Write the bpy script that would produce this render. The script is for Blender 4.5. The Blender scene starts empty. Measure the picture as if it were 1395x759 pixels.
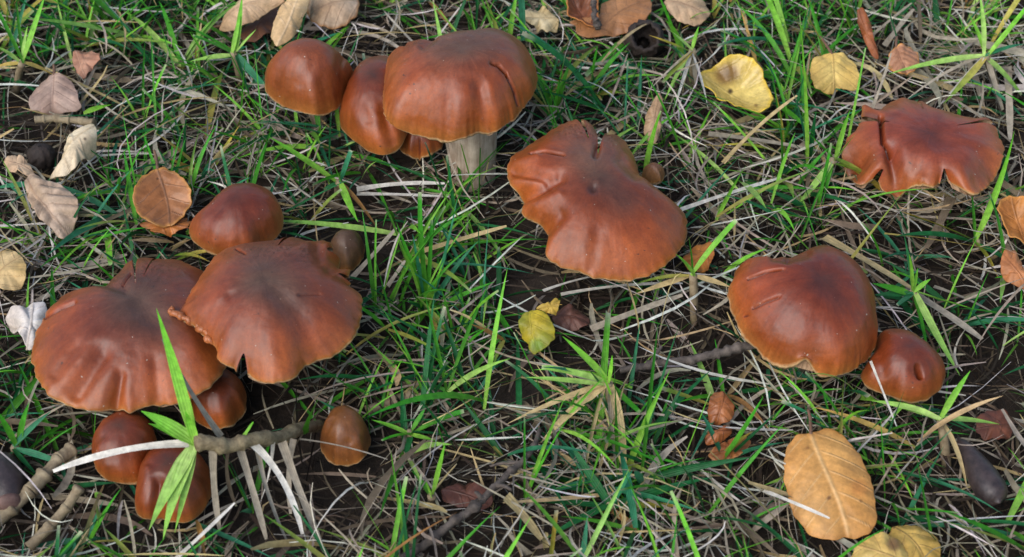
import bpy, math, random
import numpy as np
from mathutils import Vector

random.seed(7)
rng = np.random.default_rng(11)
sc = bpy.context.scene
col = sc.collection

# ------------------------------------------------------------------ camera
PW, PH = 1395.0, 759.0            # photograph pixels used as a ruler
HFOV = math.radians(36.0)
PITCH = math.radians(45.0)        # camera looks down by this much
DIST = 0.555
F = (PW / 2) / math.tan(HFOV / 2)
CAM = np.array([0.0, -DIST * math.cos(PITCH), DIST * math.sin(PITCH)])
CR = np.array([1.0, 0, 0])
CF = np.array([0, math.cos(PITCH), -math.sin(PITCH)])
CU = np.array([0, math.sin(PITCH), math.cos(PITCH)])
cd = bpy.data.cameras.new("camera")
cam = bpy.data.objects.new("camera", cd)
col.objects.link(cam)
cam.location = CAM
cam.rotation_euler = (math.pi / 2 - PITCH, 0, 0)
cd.angle = HFOV
cd.clip_start = 0.01
cd.clip_end = 500
cd.dof.use_dof = True
cd.dof.focus_distance = 0.535
cd.dof.aperture_fstop = 22
sc.camera = cam
sc.render.resolution_x, sc.render.resolution_y = 1024, 557

# ------------------------------------------------------------------ light
SUN_AZ = math.radians(224)        # clockwise from +Y
SUN_EL = math.radians(43)
w = bpy.data.worlds.new("World")
sc.world = w
w.use_nodes = True
wn = w.node_tree
sky = wn.nodes.new("ShaderNodeTexSky")
sky.sky_type = 'NISHITA'
sky.sun_disc = False
sky.sun_elevation = SUN_EL
sky.sun_rotation = SUN_AZ
sky.dust_density = 1.5
wn.links.new(sky.outputs[0], wn.nodes["Background"].inputs[0])
wn.nodes["Background"].inputs[1].default_value = 0.125
sd = bpy.data.lights.new("sun", 'SUN')
sd.energy = 1.5
sd.angle = math.radians(60)
sd.color = (1.0, 0.985, 0.96)
so = bpy.data.objects.new("sun", sd)
col.objects.link(so)
sdir = Vector((math.sin(SUN_AZ) * math.cos(SUN_EL), math.cos(SUN_AZ) * math.cos(SUN_EL), math.sin(SUN_EL)))
so.rotation_euler = sdir.to_track_quat('Z', 'Y').to_euler()
so.location = sdir * 5
sc.view_settings.view_transform = 'Standard'
sc.view_settings.look = 'None'
sc.view_settings.gamma = 1
sc.view_settings.exposure = 0.62

# ------------------------------------------------------------------ helpers
def ray(px):
    px = np.asarray(px, float)
    d = CF + ((px[..., 0:1] - PW / 2) / F) * CR - ((px[..., 1:2] - PH / 2) / F) * CU
    return d

def W(px, z):
    """point at height z seen at photograph pixel px"""
    d = ray(px)
    t = (np.asarray(z) - CAM[2]) / d[..., 2]
    return CAM + d * t[..., None]

def on_plane(px, p0, n):
    d = ray(px)
    t = ((p0 - CAM) @ n) / (d @ n)
    return CAM + d * t[..., None]

def proj(P):
    v = P - CAM
    x, y, z = v @ CR, v @ CU, v @ CF
    return np.stack([PW / 2 + F * x / z, PH / 2 - F * y / z], -1)

def crop(ox, oy, s, pts):
    return [(ox + x / s, oy + y / s) for x, y in pts]

def lin(c):
    c = np.asarray(c, float) / 255.0
    return np.where(c <= 0.04045, c / 12.92, ((c + 0.055) / 1.055) ** 2.4)

def mesh_np(name, V, faces, attrs=None, smooth=True):
    """faces: (n,4) int array or list of int lists; attrs: name -> (type, array)"""
    me = bpy.data.meshes.new(name)
    V = np.asarray(V, np.float32)
    if isinstance(faces, np.ndarray):
        k = faces.shape[1]
        loops = faces.reshape(-1)
        starts = np.arange(0, len(loops), k)
    else:
        loops = np.array([i for f in faces for i in f])
        ln = np.array([len(f) for f in faces])
        starts = np.concatenate([[0], np.cumsum(ln)[:-1]])
    me.vertices.add(len(V))
    me.vertices.foreach_set("co", V.ravel())
    me.loops.add(len(loops))
    me.loops.foreach_set("vertex_index", loops.astype(np.int32))
    me.polygons.add(len(starts))
    me.polygons.foreach_set("loop_start", starts.astype(np.int32))
    if smooth:
        me.polygons.foreach_set("use_smooth", np.ones(len(starts), bool))
    me.update(calc_edges=True)
    for k, (ty, arr) in (attrs or {}).items():
        a = me.attributes.new(k, ty, 'POINT')
        arr = np.asarray(arr, np.float32)
        if ty == 'FLOAT':
            a.data.foreach_set("value", arr.ravel())
        elif ty == 'FLOAT_VECTOR':
            a.data.foreach_set("vector", arr.ravel())
        else:
            if arr.shape[1] == 3:
                arr = np.concatenate([arr, np.ones((len(arr), 1), np.float32)], 1)
            a.data.foreach_set("color", arr.ravel())
    me.validate()
    return me

def obj(name, me, mat, parent=None, loc=None):
    o = bpy.data.objects.new(name, me)
    col.objects.link(o)
    if mat is not None and me is not None:
        me.materials.append(mat)
    if parent is not None:
        o.parent = parent
    if loc is not None:
        o.location = loc
    return o

def tag(o, label, cat=None, group=None, kind=None):
    if label: o["label"] = label
    if cat: o["category"] = cat
    if group: o["group"] = group
    if kind: o["kind"] = kind
    return o

def empty(name, loc, label, cat, group=None):
    o = bpy.data.objects.new(name, None)
    o.empty_display_size = 0.01
    col.objects.link(o)
    o.location = loc
    return tag(o, label, cat, group)

def grid_faces(nr, nc, wrap):
    """rings nr (rows) x nc columns, quads"""
    r = np.arange(nr - 1)[:, None]
    c = np.arange(nc if wrap else nc - 1)[None, :]
    c2 = (c + 1) % nc
    a = r * nc + c
    b = r * nc + c2
    d = (r + 1) * nc + c
    e = (r + 1) * nc + c2
    return np.stack([a, d, e, b], -1).reshape(-1, 4)

def smooth_noise(n, freqs, amps, seed):
    r = np.random.default_rng(seed)
    t = np.linspace(0, 2 * math.pi, n, endpoint=False)
    out = np.zeros(n)
    for f, a in zip(freqs, amps):
        out += a * np.sin(f * t + r.uniform(0, 6.28))
    return out

def seg_dist(P, poly):
    """pixel distance from points P (n,2) to polyline"""
    best = np.full(len(P), 1e9)
    poly = np.asarray(poly, float)
    if len(poly) == 1:
        return np.linalg.norm(P - poly[0], axis=1)
    for a, b in zip(poly[:-1], poly[1:]):
        ab = b - a
        t = np.clip(((P - a) @ ab) / (ab @ ab), 0, 1)
        best = np.minimum(best, np.linalg.norm(P - (a + t[:, None] * ab), axis=1))
    return best

def fill_mask(poly):
    """boolean photograph-sized mask of a polygon (used to keep litter off things)"""
    m = np.zeros((int(PH), int(PW)), bool)
    poly = np.asarray(poly, float)
    y0, y1 = int(max(0, poly[:, 1].min())), int(min(PH - 1, poly[:, 1].max() + 1))
    for y in range(y0, y1 + 1):
        yy = y + 0.5
        xs = []
        for (xa, ya), (xb, yb) in zip(poly, np.roll(poly, -1, 0)):
            if (ya <= yy) != (yb <= yy):
                xs.append(xa + (yy - ya) / (yb - ya) * (xb - xa))
        xs.sort()
        for a, b in zip(xs[::2], xs[1::2]):
            m[y, max(0, int(a)):max(0, int(min(PW, b + 1)))] = True
    return m

# ------------------------------------------------------------------ materials
def nodes(name):
    m = bpy.data.materials.new(name)
    m.use_nodes = True
    nt = m.node_tree
    return m, nt, nt.nodes["Principled BSDF"]

def N(nt, t, **kw):
    n = nt.nodes.new(t)
    for k, v in kw.items():
        setattr(n, k, v)
    return n

def attr_node(nt, name):
    n = N(nt, "ShaderNodeAttribute")
    n.attribute_name = name
    return n

def noise(nt, vec, scale, detail=4, rough=0.6):
    n = N(nt, "ShaderNodeTexNoise")
    n.inputs["Scale"].default_value = scale
    n.inputs["Detail"].default_value = detail
    n.inputs["Roughness"].default_value = rough
    if vec is not None:
        nt.links.new(vec, n.inputs["Vector"])
    return n

def mapr(nt, src, a, b, c, d):
    n = N(nt, "ShaderNodeMapRange")
    nt.links.new(src, n.inputs[0])
    for i, v in enumerate((a, b, c, d)):
        n.inputs[i + 1].default_value = v
    return n.outputs[0]

def math2(nt, op, a, b):
    n = N(nt, "ShaderNodeMath", operation=op)
    for i, v in enumerate((a, b)):
        if hasattr(v, "links"):
            nt.links.new(v, n.inputs[i])
        else:
            n.inputs[i].default_value = v
    return n.outputs[0]

def mix(nt, fac, a, b, mode='MIX'):
    n = N(nt, "ShaderNodeMix", data_type='RGBA', blend_type=mode)
    for i, v in ((0, fac), (6, a), (7, b)):
        if hasattr(v, "links"):
            nt.links.new(v, n.inputs[i])
        elif i == 0:
            n.inputs[i].default_value = v
        else:
            n.inputs[i].default_value = (*v, 1)
    return n.outputs[2]

def bump(nt, h, strength, dist, nrm=None):
    n = N(nt, "ShaderNodeBump")
    n.inputs["Strength"].default_value = strength
    n.inputs["Distance"].default_value = dist
    nt.links.new(h, n.inputs["Height"])
    if nrm is not None:
        nt.links.new(nrm, n.inputs["Normal"])
    return n.outputs[0]

def mat_cap():
    m, nt, b = nodes("mushroom_cap_skin")
    c = attr_node(nt, "pigment").outputs["Color"]
    rad = attr_node(nt, "radial").outputs["Vector"]
    crk = attr_node(nt, "crackle").outputs["Fac"]
    tc = N(nt, "ShaderNodeTexCoord").outputs["Object"]
    n1 = noise(nt, rad, 2.0, 5, 0.6).outputs[0]         # radial streaks
    n2 = noise(nt, tc, 140, 4, 0.6).outputs[0]           # blotches
    n3 = noise(nt, tc, 1500, 3, 0.6).outputs[0]          # fine fibre grain
    v1 = mapr(nt, n1, 0.3, 0.7, 0.84, 1.16)
    v2 = mapr(nt, n2, 0.3, 0.7, 0.82, 1.18)
    v3 = mapr(nt, n3, 0.3, 0.7, 0.86, 1.14)
    v = math2(nt, 'MULTIPLY', math2(nt, 'MULTIPLY', v1, v2), v3)
    v = math2(nt, 'MULTIPLY', v, mapr(nt, noise(nt, tc, 38, 3, 0.55).outputs[0], 0.3, 0.7, 0.72, 1.25))
    vc = N(nt, "ShaderNodeCombineXYZ")
    for i in range(3):
        nt.links.new(v, vc.inputs[i])
    cc = mix(nt, 1.0, c, vc.outputs[0], 'MULTIPLY')
    # crackled skin in places: fine radial tears
    vo = N(nt, "ShaderNodeTexNoise")
    vo.inputs["Scale"].default_value = 6
    vo.inputs["Detail"].default_value = 2.0
    nt.links.new(rad, vo.inputs["Vector"])
    ridge = math2(nt, 'ABSOLUTE', math2(nt, 'SUBTRACT', vo.outputs[0], 0.5), 0)
    tear = mapr(nt, ridge, 0.0, 0.035, 1, 0)
    tear = math2(nt, 'MULTIPLY', tear, crk)
    cc = mix(nt, math2(nt, 'MULTIPLY', tear, 0.8), cc, (0.03, 0.008, 0.005))
    d1 = noise(nt, tc, 520, 2, 0.5).outputs[0]
    d2 = noise(nt, tc, 70, 3, 0.5).outputs[0]
    dirt = math2(nt, 'MULTIPLY', mapr(nt, d1, 0.70, 0.76, 0, 1), mapr(nt, d2, 0.45, 0.6, 0, 1))
    cc = mix(nt, math2(nt, 'MULTIPLY', dirt, 0.8), cc, (0.035, 0.02, 0.012))
    d3 = noise(nt, tc, 760, 1, 0.5).outputs[0]
    cc = mix(nt, mapr(nt, d3, 0.785, 0.80, 0, 0.8), cc, (0.5, 0.42, 0.33))
    nt.links.new(cc, b.inputs["Base Color"])
    nt.links.new(mapr(nt, n2, 0.3, 0.7, 0.34, 0.50), b.inputs["Roughness"])
    b.inputs["Specular IOR Level"].default_value = 0.55
    b.inputs["Subsurface Weight"].default_value = 0.08
    b.inputs["Subsurface Radius"].default_value = (0.004, 0.0015, 0.0008)
    b.inputs["Subsurface Scale"].default_value = 0.5
    bb = bump(nt, n1, 0.12, 0.0008)
    bb = bump(nt, n3, 0.14, 0.0003, bb)
    n5 = noise(nt, tc, 60, 3, 0.55).outputs[0]
    bb = bump(nt, n5, 0.35, 0.004, bb)
    inv = math2(nt, 'SUBTRACT', 1.0, tear)
    bb = bump(nt, inv, 0.5, 0.0005, bb)
    nt.links.new(bb, b.inputs["Normal"])
    return m

def mat_fibre(name, c1, c2, scale=(300, 300, 30), rough=0.75):
    m, nt, b = nodes(name)
    tc = N(nt, "ShaderNodeTexCoord").outputs["Object"]
    mp = N(nt, "ShaderNodeMapping")
    mp.inputs["Scale"].default_value = scale
    nt.links.new(tc, mp.inputs["Vector"])
    n1 = noise(nt, mp.outputs[0], 1.0, 5, 0.65).outputs[0]
    n2 = noise(nt, tc, 160, 4, 0.6).outputs[0]
    f = mapr(nt, math2(nt, 'MULTIPLY', n1, math2(nt, 'ADD', n2, 0.5)), 0.3, 0.7, 0, 1)
    nt.links.new(mix(nt, f, c1, c2), b.inputs["Base Color"])
    b.inputs["Roughness"].default_value = rough
    nt.links.new(bump(nt, n1, 0.5, 0.0008), b.inputs["Normal"])
    return m

def mat_blade(name, rough, trans):
    m, nt, b = nodes(name)
    c = attr_node(nt, "tint").outputs["Color"]
    tc = N(nt, "ShaderNodeTexCoord").outputs["Object"]
    n1 = noise(nt, tc, 420, 3, 0.6).outputs[0]
    v = mapr(nt, n1, 0.3, 0.7, 0.72, 1.28)
    vc = N(nt, "ShaderNodeCombineXYZ")
    for i in range(3):
        nt.links.new(v, vc.inputs[i])
    cc = mix(nt, 1.0, c, vc.outputs[0], 'MULTIPLY')
    nt.links.new(cc, b.inputs["Base Color"])
    b.inputs["Roughness"].default_value = rough
    b.inputs["Specular IOR Level"].default_value = 0.28
    # veins along the blade
    ac = attr_node(nt, "across").outputs["Fac"]
    st = N(nt, "ShaderNodeMath", operation='SINE')
    nt.links.new(math2(nt, 'MULTIPLY', ac, 26.0), st.inputs[0])
    nt.links.new(bump(nt, st.outputs[0], 0.25, 0.0003), b.inputs["Normal"])
    tr = N(nt, "ShaderNodeBsdfTranslucent")
    nt.links.new(cc, tr.inputs[0])
    ms = N(nt, "ShaderNodeMixShader")
    ms.inputs[0].default_value = trans
    nt.links.new(b.outputs[0], ms.inputs[1])
    nt.links.new(tr.outputs[0], ms.inputs[2])
    nt.links.new(ms.outputs[0], nt.nodes["Material Output"].inputs[0])
    return m

def mat_leaf():
    m, nt, b = nodes("dead_leaf")
    c = attr_node(nt, "pigment").outputs["Color"]
    vein = attr_node(nt, "vein").outputs["Fac"]
    gl = attr_node(nt, "gloss").outputs["Fac"]
    tc = N(nt, "ShaderNodeTexCoord").outputs["Object"]
    n1 = noise(nt, tc, 170, 5, 0.65).outputs[0]
    n2 = noise(nt, tc, 900, 3, 0.6).outputs[0]
    v = math2(nt, 'MULTIPLY', mapr(nt, n1, 0.3, 0.7, 0.72, 1.25), mapr(nt, n2, 0.3, 0.7, 0.86, 1.12))
    vc = N(nt, "ShaderNodeCombineXYZ")
    for i in range(3):
        nt.links.new(v, vc.inputs[i])
    cc = mix(nt, 1.0, c, vc.outputs[0], 'MULTIPLY')
    # spots of rot
    n3 = noise(nt, tc, 330, 2, 0.5).outputs[0]
    cc = mix(nt, mapr(nt, n3, 0.73, 0.78, 0, 0.7), cc, (0.07, 0.03, 0.012))
    nt.links.new(cc, b.inputs["Base Color"])
    nt.links.new(mapr(nt, gl, 0, 1, 0.62, 0.16), b.inputs["Roughness"])
    b.inputs["Specular IOR Level"].default_value = 0.45
    vb = bump(nt, vein, 0.5, 0.0006)
    nt.links.new(bump(nt, n2, 0.25, 0.0004, vb), b.inputs["Normal"])
    return m

def mat_simple(name, c1, c2, scale, rough, bs=0.4, bd=0.001, spec=0.4):
    m, nt, b = nodes(name)
    tc = N(nt, "ShaderNodeTexCoord").outputs["Object"]
    n1 = noise(nt, tc, scale, 6, 0.68).outputs[0]
    nt.links.new(mix(nt, mapr(nt, n1, 0.3, 0.7, 0, 1), c1, c2), b.inputs["Base Color"])
    b.inputs["Roughness"].default_value = rough
    b.inputs["Specular IOR Level"].default_value = spec
    nt.links.new(bump(nt, n1, bs, bd), b.inputs["Normal"])
    return m

def mat_ground():
    m, nt, b = nodes("soil")
    tc = N(nt, "ShaderNodeTexCoord").outputs["Object"]
    n1 = noise(nt, tc, 90, 7, 0.7).outputs[0]
    n2 = noise(nt, tc, 600, 4, 0.7).outputs[0]
    soil = mix(nt, mapr(nt, n1, 0.3, 0.7, 0, 1), (0.012, 0.008, 0.005), (0.05, 0.032, 0.02))
    lawn = mix(nt, mapr(nt, n2, 0.35, 0.65, 0, 1), (0.03, 0.05, 0.015), (0.10, 0.09, 0.05))
    ln = N(nt, "ShaderNodeVectorMath", operation='LENGTH')
    nt.links.new(tc, ln.inputs[0])
    f = mapr(nt, ln.outputs["Value"], 0.62, 0.9, 0, 1)
    nt.links.new(mix(nt, f, soil, lawn), b.inputs["Base Color"])
    b.inputs["Roughness"].default_value = 0.95
    bb = bump(nt, n1, 0.8, 0.004)
    nt.links.new(bump(nt, n2, 0.6, 0.0015, bb), b.inputs["Normal"])
    return m

M_CAP = mat_cap()
M_GILL = mat_fibre("gill", (0.20, 0.10, 0.045), (0.42, 0.27, 0.15))
M_STEM = mat_fibre("stem", (0.27, 0.18, 0.115), (0.68, 0.55, 0.41), (420, 420, 45))
M_GREEN = mat_blade("green_blade", 0.42, 0.22)
M_STRAW = mat_blade("dry_straw", 0.7, 0.12)
M_LEAF = mat_leaf()
M_STALK = mat_simple("leaf_stalk", (0.10, 0.05, 0.03), (0.22, 0.12, 0.07), 300, 0.6)
M_BARK = mat_simple("twig_bark", (0.03, 0.022, 0.018), (0.17, 0.135, 0.11), 260, 0.8, 0.8, 0.001)
M_RUNNER = mat_simple("runner_husk", (0.16, 0.11, 0.06), (0.42, 0.33, 0.20), 220, 0.7, 0.6, 0.0008)
M_ACORN = mat_simple("acorn_shell", (0.016, 0.012, 0.013), (0.085, 0.058, 0.052), 210, 0.42, 0.5, 0.0008, 0.5)
M_ACORNCAP = mat_simple("acorn_end", (0.10, 0.05, 0.04), (0.24, 0.14, 0.11), 250, 0.6)
M_DARK = mat_simple("rotten_nut", (0.02, 0.014, 0.011), (0.06, 0.04, 0.03), 220, 0.7, 0.7, 0.001)
M_GROUND = mat_ground()

# ------------------------------------------------------------------ ground
def build_ground():
    n = 181
    t = np.linspace(-1, 1, n)
    s = np.sinh(t * 8.0) / np.sinh(8.0) * 40.0 + t * 0.55
    X, Y = np.meshgrid(s, s)
    r = np.random.default_rng(3)
    Z = np.zeros_like(X)
    for f, a in ((23, 0.0018), (61, 0.0012), (140, 0.0008)):
        for k in range(4):
            th = r.uniform(0, 6.28); ph = r.uniform(0, 6.28)
            Z += a * 0.6 * np.sin(f * (X * math.cos(th) + Y * math.sin(th)) + ph)
    Z *= np.exp(-np.maximum(0, np.hypot(X, Y) - 0.7) * 2)
    V = np.stack([X, Y, Z - 0.001], -1).reshape(-1, 3)
    f = grid_faces(n, n, False)[:, ::-1]
    o = obj("ground", mesh_np("ground", V, f), M_GROUND)
    tag(o, "dark damp soil under the grass and straw", None, kind="structure")
build_ground()

# ------------------------------------------------------------------ mushrooms
OCC = []      # (mask, depth plane point, normal) of things that litter must not cover
SOLID = []    # (centre xy, radius, underside z)
ORANGE = dict(c0=lin((112, 74, 64)), c1=lin((144, 70, 46)), c2=lin((164, 82, 42)), c3=lin((180, 98, 48)))

def ramp(s, stops, cols):
    out = np.zeros((len(s), 3))
    for i in range(3):
        out[:, i] = np.interp(s, stops, [c[i] for c in cols])
    return out

def polar_target(outline, c):
    """distance from pixel c to outline as a function of image angle"""
    o = np.asarray(outline, float)
    pts = []
    for a, b in zip(o, np.roll(o, -1, 0)):
        k = max(2, int(np.linalg.norm(b - a) / 1.0))
        pts.append(a + (b - a) * np.linspace(0, 1, k, endpoint=False)[:, None])
    P = np.concatenate(pts) - c
    ang = np.arctan2(P[:, 1], P[:, 0])
    rad = np.hypot(P[:, 0], P[:, 1])
    nb = 720
    tab = np.full(nb, -1.0)
    idx = ((ang + math.pi) / (2 * math.pi) * nb).astype(int) % nb
    for i, r_ in zip(idx, rad):
        tab[i] = max(tab[i], r_)
    ok = tab > 0
    xs = np.arange(nb)
    tab = np.interp(xs, xs[ok], tab[ok], period=nb)
    return (np.roll(tab, 2) + 2 * np.roll(tab, 1) + 3 * tab + 2 * np.roll(tab, -1) + np.roll(tab, -2)) / 9

def lookup(tab, P):
    nb = len(tab)
    a = (np.arctan2(P[..., 1], P[..., 0]) + math.pi) / (2 * math.pi) * nb
    return tab[a.astype(int) % nb], np.hypot(P[..., 0], P[..., 1])

def mushroom(label, outline, apex, zrim, H, k=2.0, m=1.5, tilt=(0, 0), feats=(), crackle=(), cols=ORANGE,
             stops=(0.0, 0.42, 0.76, 0.97), stem=None, res=(400, 72), seed=1, wave=0.0006, lean=(0, 0.006),
             blotch=(), group=None, name="mushroom", center=0.0, detail=0.45, splits=(), edge=1.0, flaps=()):
    outline = np.asarray(outline, float)
    nt_, ns = res
    a, b = math.radians(tilt[0]), math.radians(tilt[1])
    n = np.array([math.sin(b), -math.sin(a), 1.0]); n /= np.linalg.norm(n)
    e1 = np.array([1.0, 0, 0]); e1 -= n * (e1 @ n); e1 /= np.linalg.norm(e1)
    e2 = np.cross(n, e1)
    C = W(np.array(apex, float), zrim + H) - n * H
    th = np.linspace(0, 2 * math.pi, nt_, endpoint=False)
    s = np.sin(np.linspace(0, 1, ns) * math.pi / 2)
    s = np.clip(s, 0.004, 1)
    prof = H * np.clip(1 - s ** k, 0, 1) ** (1 / m)
    wv = smooth_noise(nt_, (3, 5, 8, 13), (1.0, 0.8, 0.6, 0.35), seed) * wave
    dirs = np.cos(th)[:, None] * e1 + np.sin(th)[:, None] * e2          # nt,3
    R = np.full(nt_, 0.03)
    cpx = outline.mean(0)
    # area centroid
    x, y = outline[:, 0], outline[:, 1]
    x2, y2 = np.roll(x, -1), np.roll(y, -1)
    cr = x * y2 - x2 * y
    cpx = np.array([((x + x2) * cr).sum(), ((y + y2) * cr).sum()]) / (3 * cr.sum())
    tab = polar_target(outline, cpx)

    kern = np.exp(-0.5 * (np.arange(-nt_ // 2, nt_ - nt_ // 2) / (nt_ * 0.045)) ** 2)
    kern = np.fft.rfft(np.fft.ifftshift(kern / kern.sum()))
    kern2 = np.exp(-0.5 * (np.arange(-nt_ // 2, nt_ - nt_ // 2) / (nt_ * 0.10)) ** 2)
    kern2 = np.fft.rfft(np.fft.ifftshift(kern2 / kern2.sum()))
    if nt_ < 210:
        detail = 0.7
    bl_ = np.clip((s - detail) / (1 - detail), 0, 1) ** 1.6
    bl2 = np.clip(s / (1.0 if nt_ < 210 else 0.6), 0, 1) ** (2 if nt_ < 210 else 1)

    def radii(R):
        Rs = np.fft.irfft(np.fft.rfft(R) * kern, nt_)
        R2 = np.fft.irfft(np.fft.rfft(R) * kern2, nt_)
        inner = R2[None] * (1 - bl2[:, None]) + Rs[None] * bl2[:, None]
        return inner * (1 - bl_[:, None]) + R[None] * bl_[:, None]

    def surf(R):
        wob = wv[None, :] * (s[:, None] ** 3)
        return (C + dirs[None] * (radii(R) * s[:, None])[..., None]
                + n * (prof[:, None] + wob)[..., None])
    small = nt_ < 210
    for outer in range(9 if center > 0 else 1):
        # start: rim straight on its plane
        P0 = on_plane(outline, C, n) - C
        pa = np.arctan2(P0 @ e2, P0 @ e1); pr = np.linalg.norm(P0, axis=1)
        od = np.argsort(pa)
        R = np.interp((th + math.pi) % (2 * math.pi) - math.pi, pa[od], pr[od], period=2 * math.pi)
        med = np.median(R)
        for it in range(26):
            P = surf(R)
            px = proj(P.reshape(-1, 3)).reshape(ns, nt_, 2) - cpx
            tg, rr = lookup(tab, px)
            ratio = (rr / tg)[ns // 6:].max(0)
            R = R / np.clip(ratio, 0.6, 1.6) ** 0.6
            R = np.clip(R, 0.25 * med, 1.9 * med)
            if it < 10 or small:
                R = (np.roll(R, 1) + 2 * R + np.roll(R, -1)) / 4
        if center > 0 and outer < 8:
            off = (dirs * R[:, None]).mean(0)
            C = C + center * 1.2 * np.array([off[0], off[1], 0])
    for _ in range(4 if small else 8):
        if True:
            R = (np.roll(R, 1) + 2 * R + np.roll(R, -1)) / 4
    if not small:
        jit = R * smooth_noise(nt_, (23, 37, 53, 71), (0.004, 0.004, 0.003, 0.003), seed + 21)
    else:
        jit = R * 0.0
    P = surf(R) + dirs[None] * (jit[None] * s[:, None] ** 24)[..., None]
    px = proj(P.reshape(-1, 3))
    cuts = []
    shift = np.zeros((ns, nt_))
    for inner, outer_, hw in splits:
        pr_ = px.reshape(ns, nt_, 2)
        j = int(np.argmin(((pr_[-1] - np.array(outer_)) ** 2).sum(1)))
        i0 = int(np.argmin(((pr_[:, j] - np.array(inner)) ** 2).sum(1)))
        i0 = min(max(i0, 4), ns - 6)
        cuts.append((j, i0))
        dl = (th - (th[j] + math.pi / nt_) + math.pi) % (2 * math.pi) - math.pi
        g = np.clip((s - s[i0]) / (1 - s[i0]), 0, 1) ** 0.75
        shift += np.sign(dl)[None] * (hw * 0.00027 / R[j]) * g[:, None] * np.exp(-np.abs(dl) / 0.16)[None]
    if cuts:
        ang = th[None] + shift
        d3 = np.cos(ang)[..., None] * e1 + np.sin(ang)[..., None] * e2
        wob = wv[None, :] * (s[:, None] ** 3)
        P = C + d3 * (radii(R) * s[:, None] + jit[None] * s[:, None] ** 24)[..., None] + n * (prof[:, None] + wob)[..., None]
        px = proj(P.reshape(-1, 3))
    delta = np.zeros(len(px)); crack = np.zeros(len(px)); ck = np.zeros(len(px))
    for poly, sig, dep, kind in feats:
        dd_ = seg_dist(px, poly)
        if kind == 'crack':
            sig = sig * 0.75
            crack = np.maximum(crack, np.exp(-(dd_ / (sig * 1.1)) ** 2))
            dep = dep * 1.2
        delta += np.exp(-(dd_ / sig) ** 2) * dep * 0.001
    for poly, sig, dep in flaps:
        delta += np.exp(-(seg_dist(px, poly) / sig) ** 2) * dep * 0.001 * np.repeat(s, nt_) ** 2
    for poly, sig in crackle:
        ck = np.maximum(ck, np.exp(-(seg_dist(px, poly) / sig) ** 2))
    P = P.reshape(-1, 3) + n * delta[:, None]
    sv = np.repeat(s, nt_)
    tv = np.tile(th, ns)
    stv = sv + smooth_noise(nt_, (2, 3, 7, 11), (0.03, 0.03, 0.02, 0.015), seed + 5)[np.tile(np.arange(nt_), ns)]
    cc = ramp(stv, stops, [cols['c0'], cols['c1'], cols['c2'], cols['c3']])
    for pp, sig, colr, amt in blotch:
        g = np.exp(-(seg_dist(px, pp) / sig) ** 2)[:, None] * amt
        cc = cc * (1 - g) + lin(colr) * g
    cc = cc * (1 - crack[:, None] * 0.85) + lin((200, 96, 44)) * crack[:, None] * 0.85
    core = np.clip(crack[:, None] * 1.8 - 0.7, 0, 1)
    cc = cc * (1 - core * 0.9) + lin((70, 18, 12)) * core * 0.9
    for j, i0 in cuts:
        for dj in range(-3, 5):
            k_ = np.arange(i0, ns) * nt_ + (j + dj) % nt_
            fa = 0.7 * math.exp(-((dj - 0.5) / 2.2) ** 2)
            cc[k_] = cc[k_] * (1 - fa) + lin((176, 70, 34)) * fa
    eg = np.clip((sv - 0.955) / 0.045, 0, 1)[:, None] ** 2 * 0.55
    cc = cc * (1 - eg) + lin((206, 140, 80)) * eg
    cc = cc * np.array([0.70, 0.615, 0.42])
    # rim: thin pale edge rolled under
    rimP = P[-nt_:]
    rimc = np.tile(lin((214, 172, 122)), (nt_, 1))
    hv = smooth_noise(nt_, (17, 29, 41), (0.3, 0.3, 0.3), seed + 9)[:, None]
    ev = (0.65 + smooth_noise(nt_, (2, 5, 9, 15), (0.25, 0.2, 0.2, 0.15), seed + 31))[:, None].clip(0.15, 1.3)
    edge = edge * ev
    rimc = rimc * (0.55 + 0.5 * ev)
    r1 = rimP - n * (0.0005 + 0.0002 * hv) * edge + dirs * 0.00025 * edge
    r2 = rimP - n * (0.0014 + 0.0003 * hv) * edge - dirs * 0.0001
    r3 = rimP - n * 0.0008 - dirs * 0.0026
    V = np.concatenate([P, r1, r2, r3])
    C4 = np.concatenate([cc, rimc * 0.8, rimc * 0.9, rimc * 0.7])
    rad = np.stack([np.cos(tv) * 5, np.sin(tv) * 5, sv * 2.2 + seed * 3.1], -1)
    radE = rad[-nt_:]
    rad = np.concatenate([rad, radE, radE, radE])
    ckv = np.concatenate([ck, np.zeros(3 * nt_)])
    F1 = grid_faces(ns + 3, nt_, True)
    if cuts:
        row, cl_ = np.divmod(np.arange(len(F1)), nt_)
        kill = np.zeros(len(F1), bool)
        for j, i0 in cuts:
            kill |= (cl_ == j) & (row >= i0)
        F1 = F1[~kill]
    base = np.array([C[0] + lean[0], C[1] + lean[1], 0.0])
    root = empty(name, base, label, "mushroom", group)
    q = F1.tolist() + [list(range(nt_))]
    me = mesh_np("cap", V - base, q, {"pigment": ('FLOAT_COLOR', C4), "radial": ('FLOAT_VECTOR', rad), "crackle": ('FLOAT', ckv)})
    cap = obj("cap", me, M_CAP, root)
    # gills under the cap
    sr = stem[0] if stem else 0.2 * med
    D = delta.reshape(ns, nt_)
    gs = np.array([0.985, 0.93, 0.8, 0.62, 0.45, 0.3])
    rings = []
    alt = (np.arange(nt_) % 4 < 2) * 1.0
    for gi, q_ in enumerate(gs):
        pw = H * max(0.0, 1 - q_ ** k) ** (1 / m)
        di = np.array([np.interp(q_, s, D[:, j]) for j in range(nt_)])
        rr = np.maximum(R * q_, sr * 0.8)
        hgt = min(0.55 * pw, 0.008) - 0.0018 - (0.0007 * alt if 0 < gi else 0)
        rings.append(C + dirs * rr[:, None] + n * (hgt + np.minimum(di, 0) + wv * q_ ** 3)[:, None])
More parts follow.
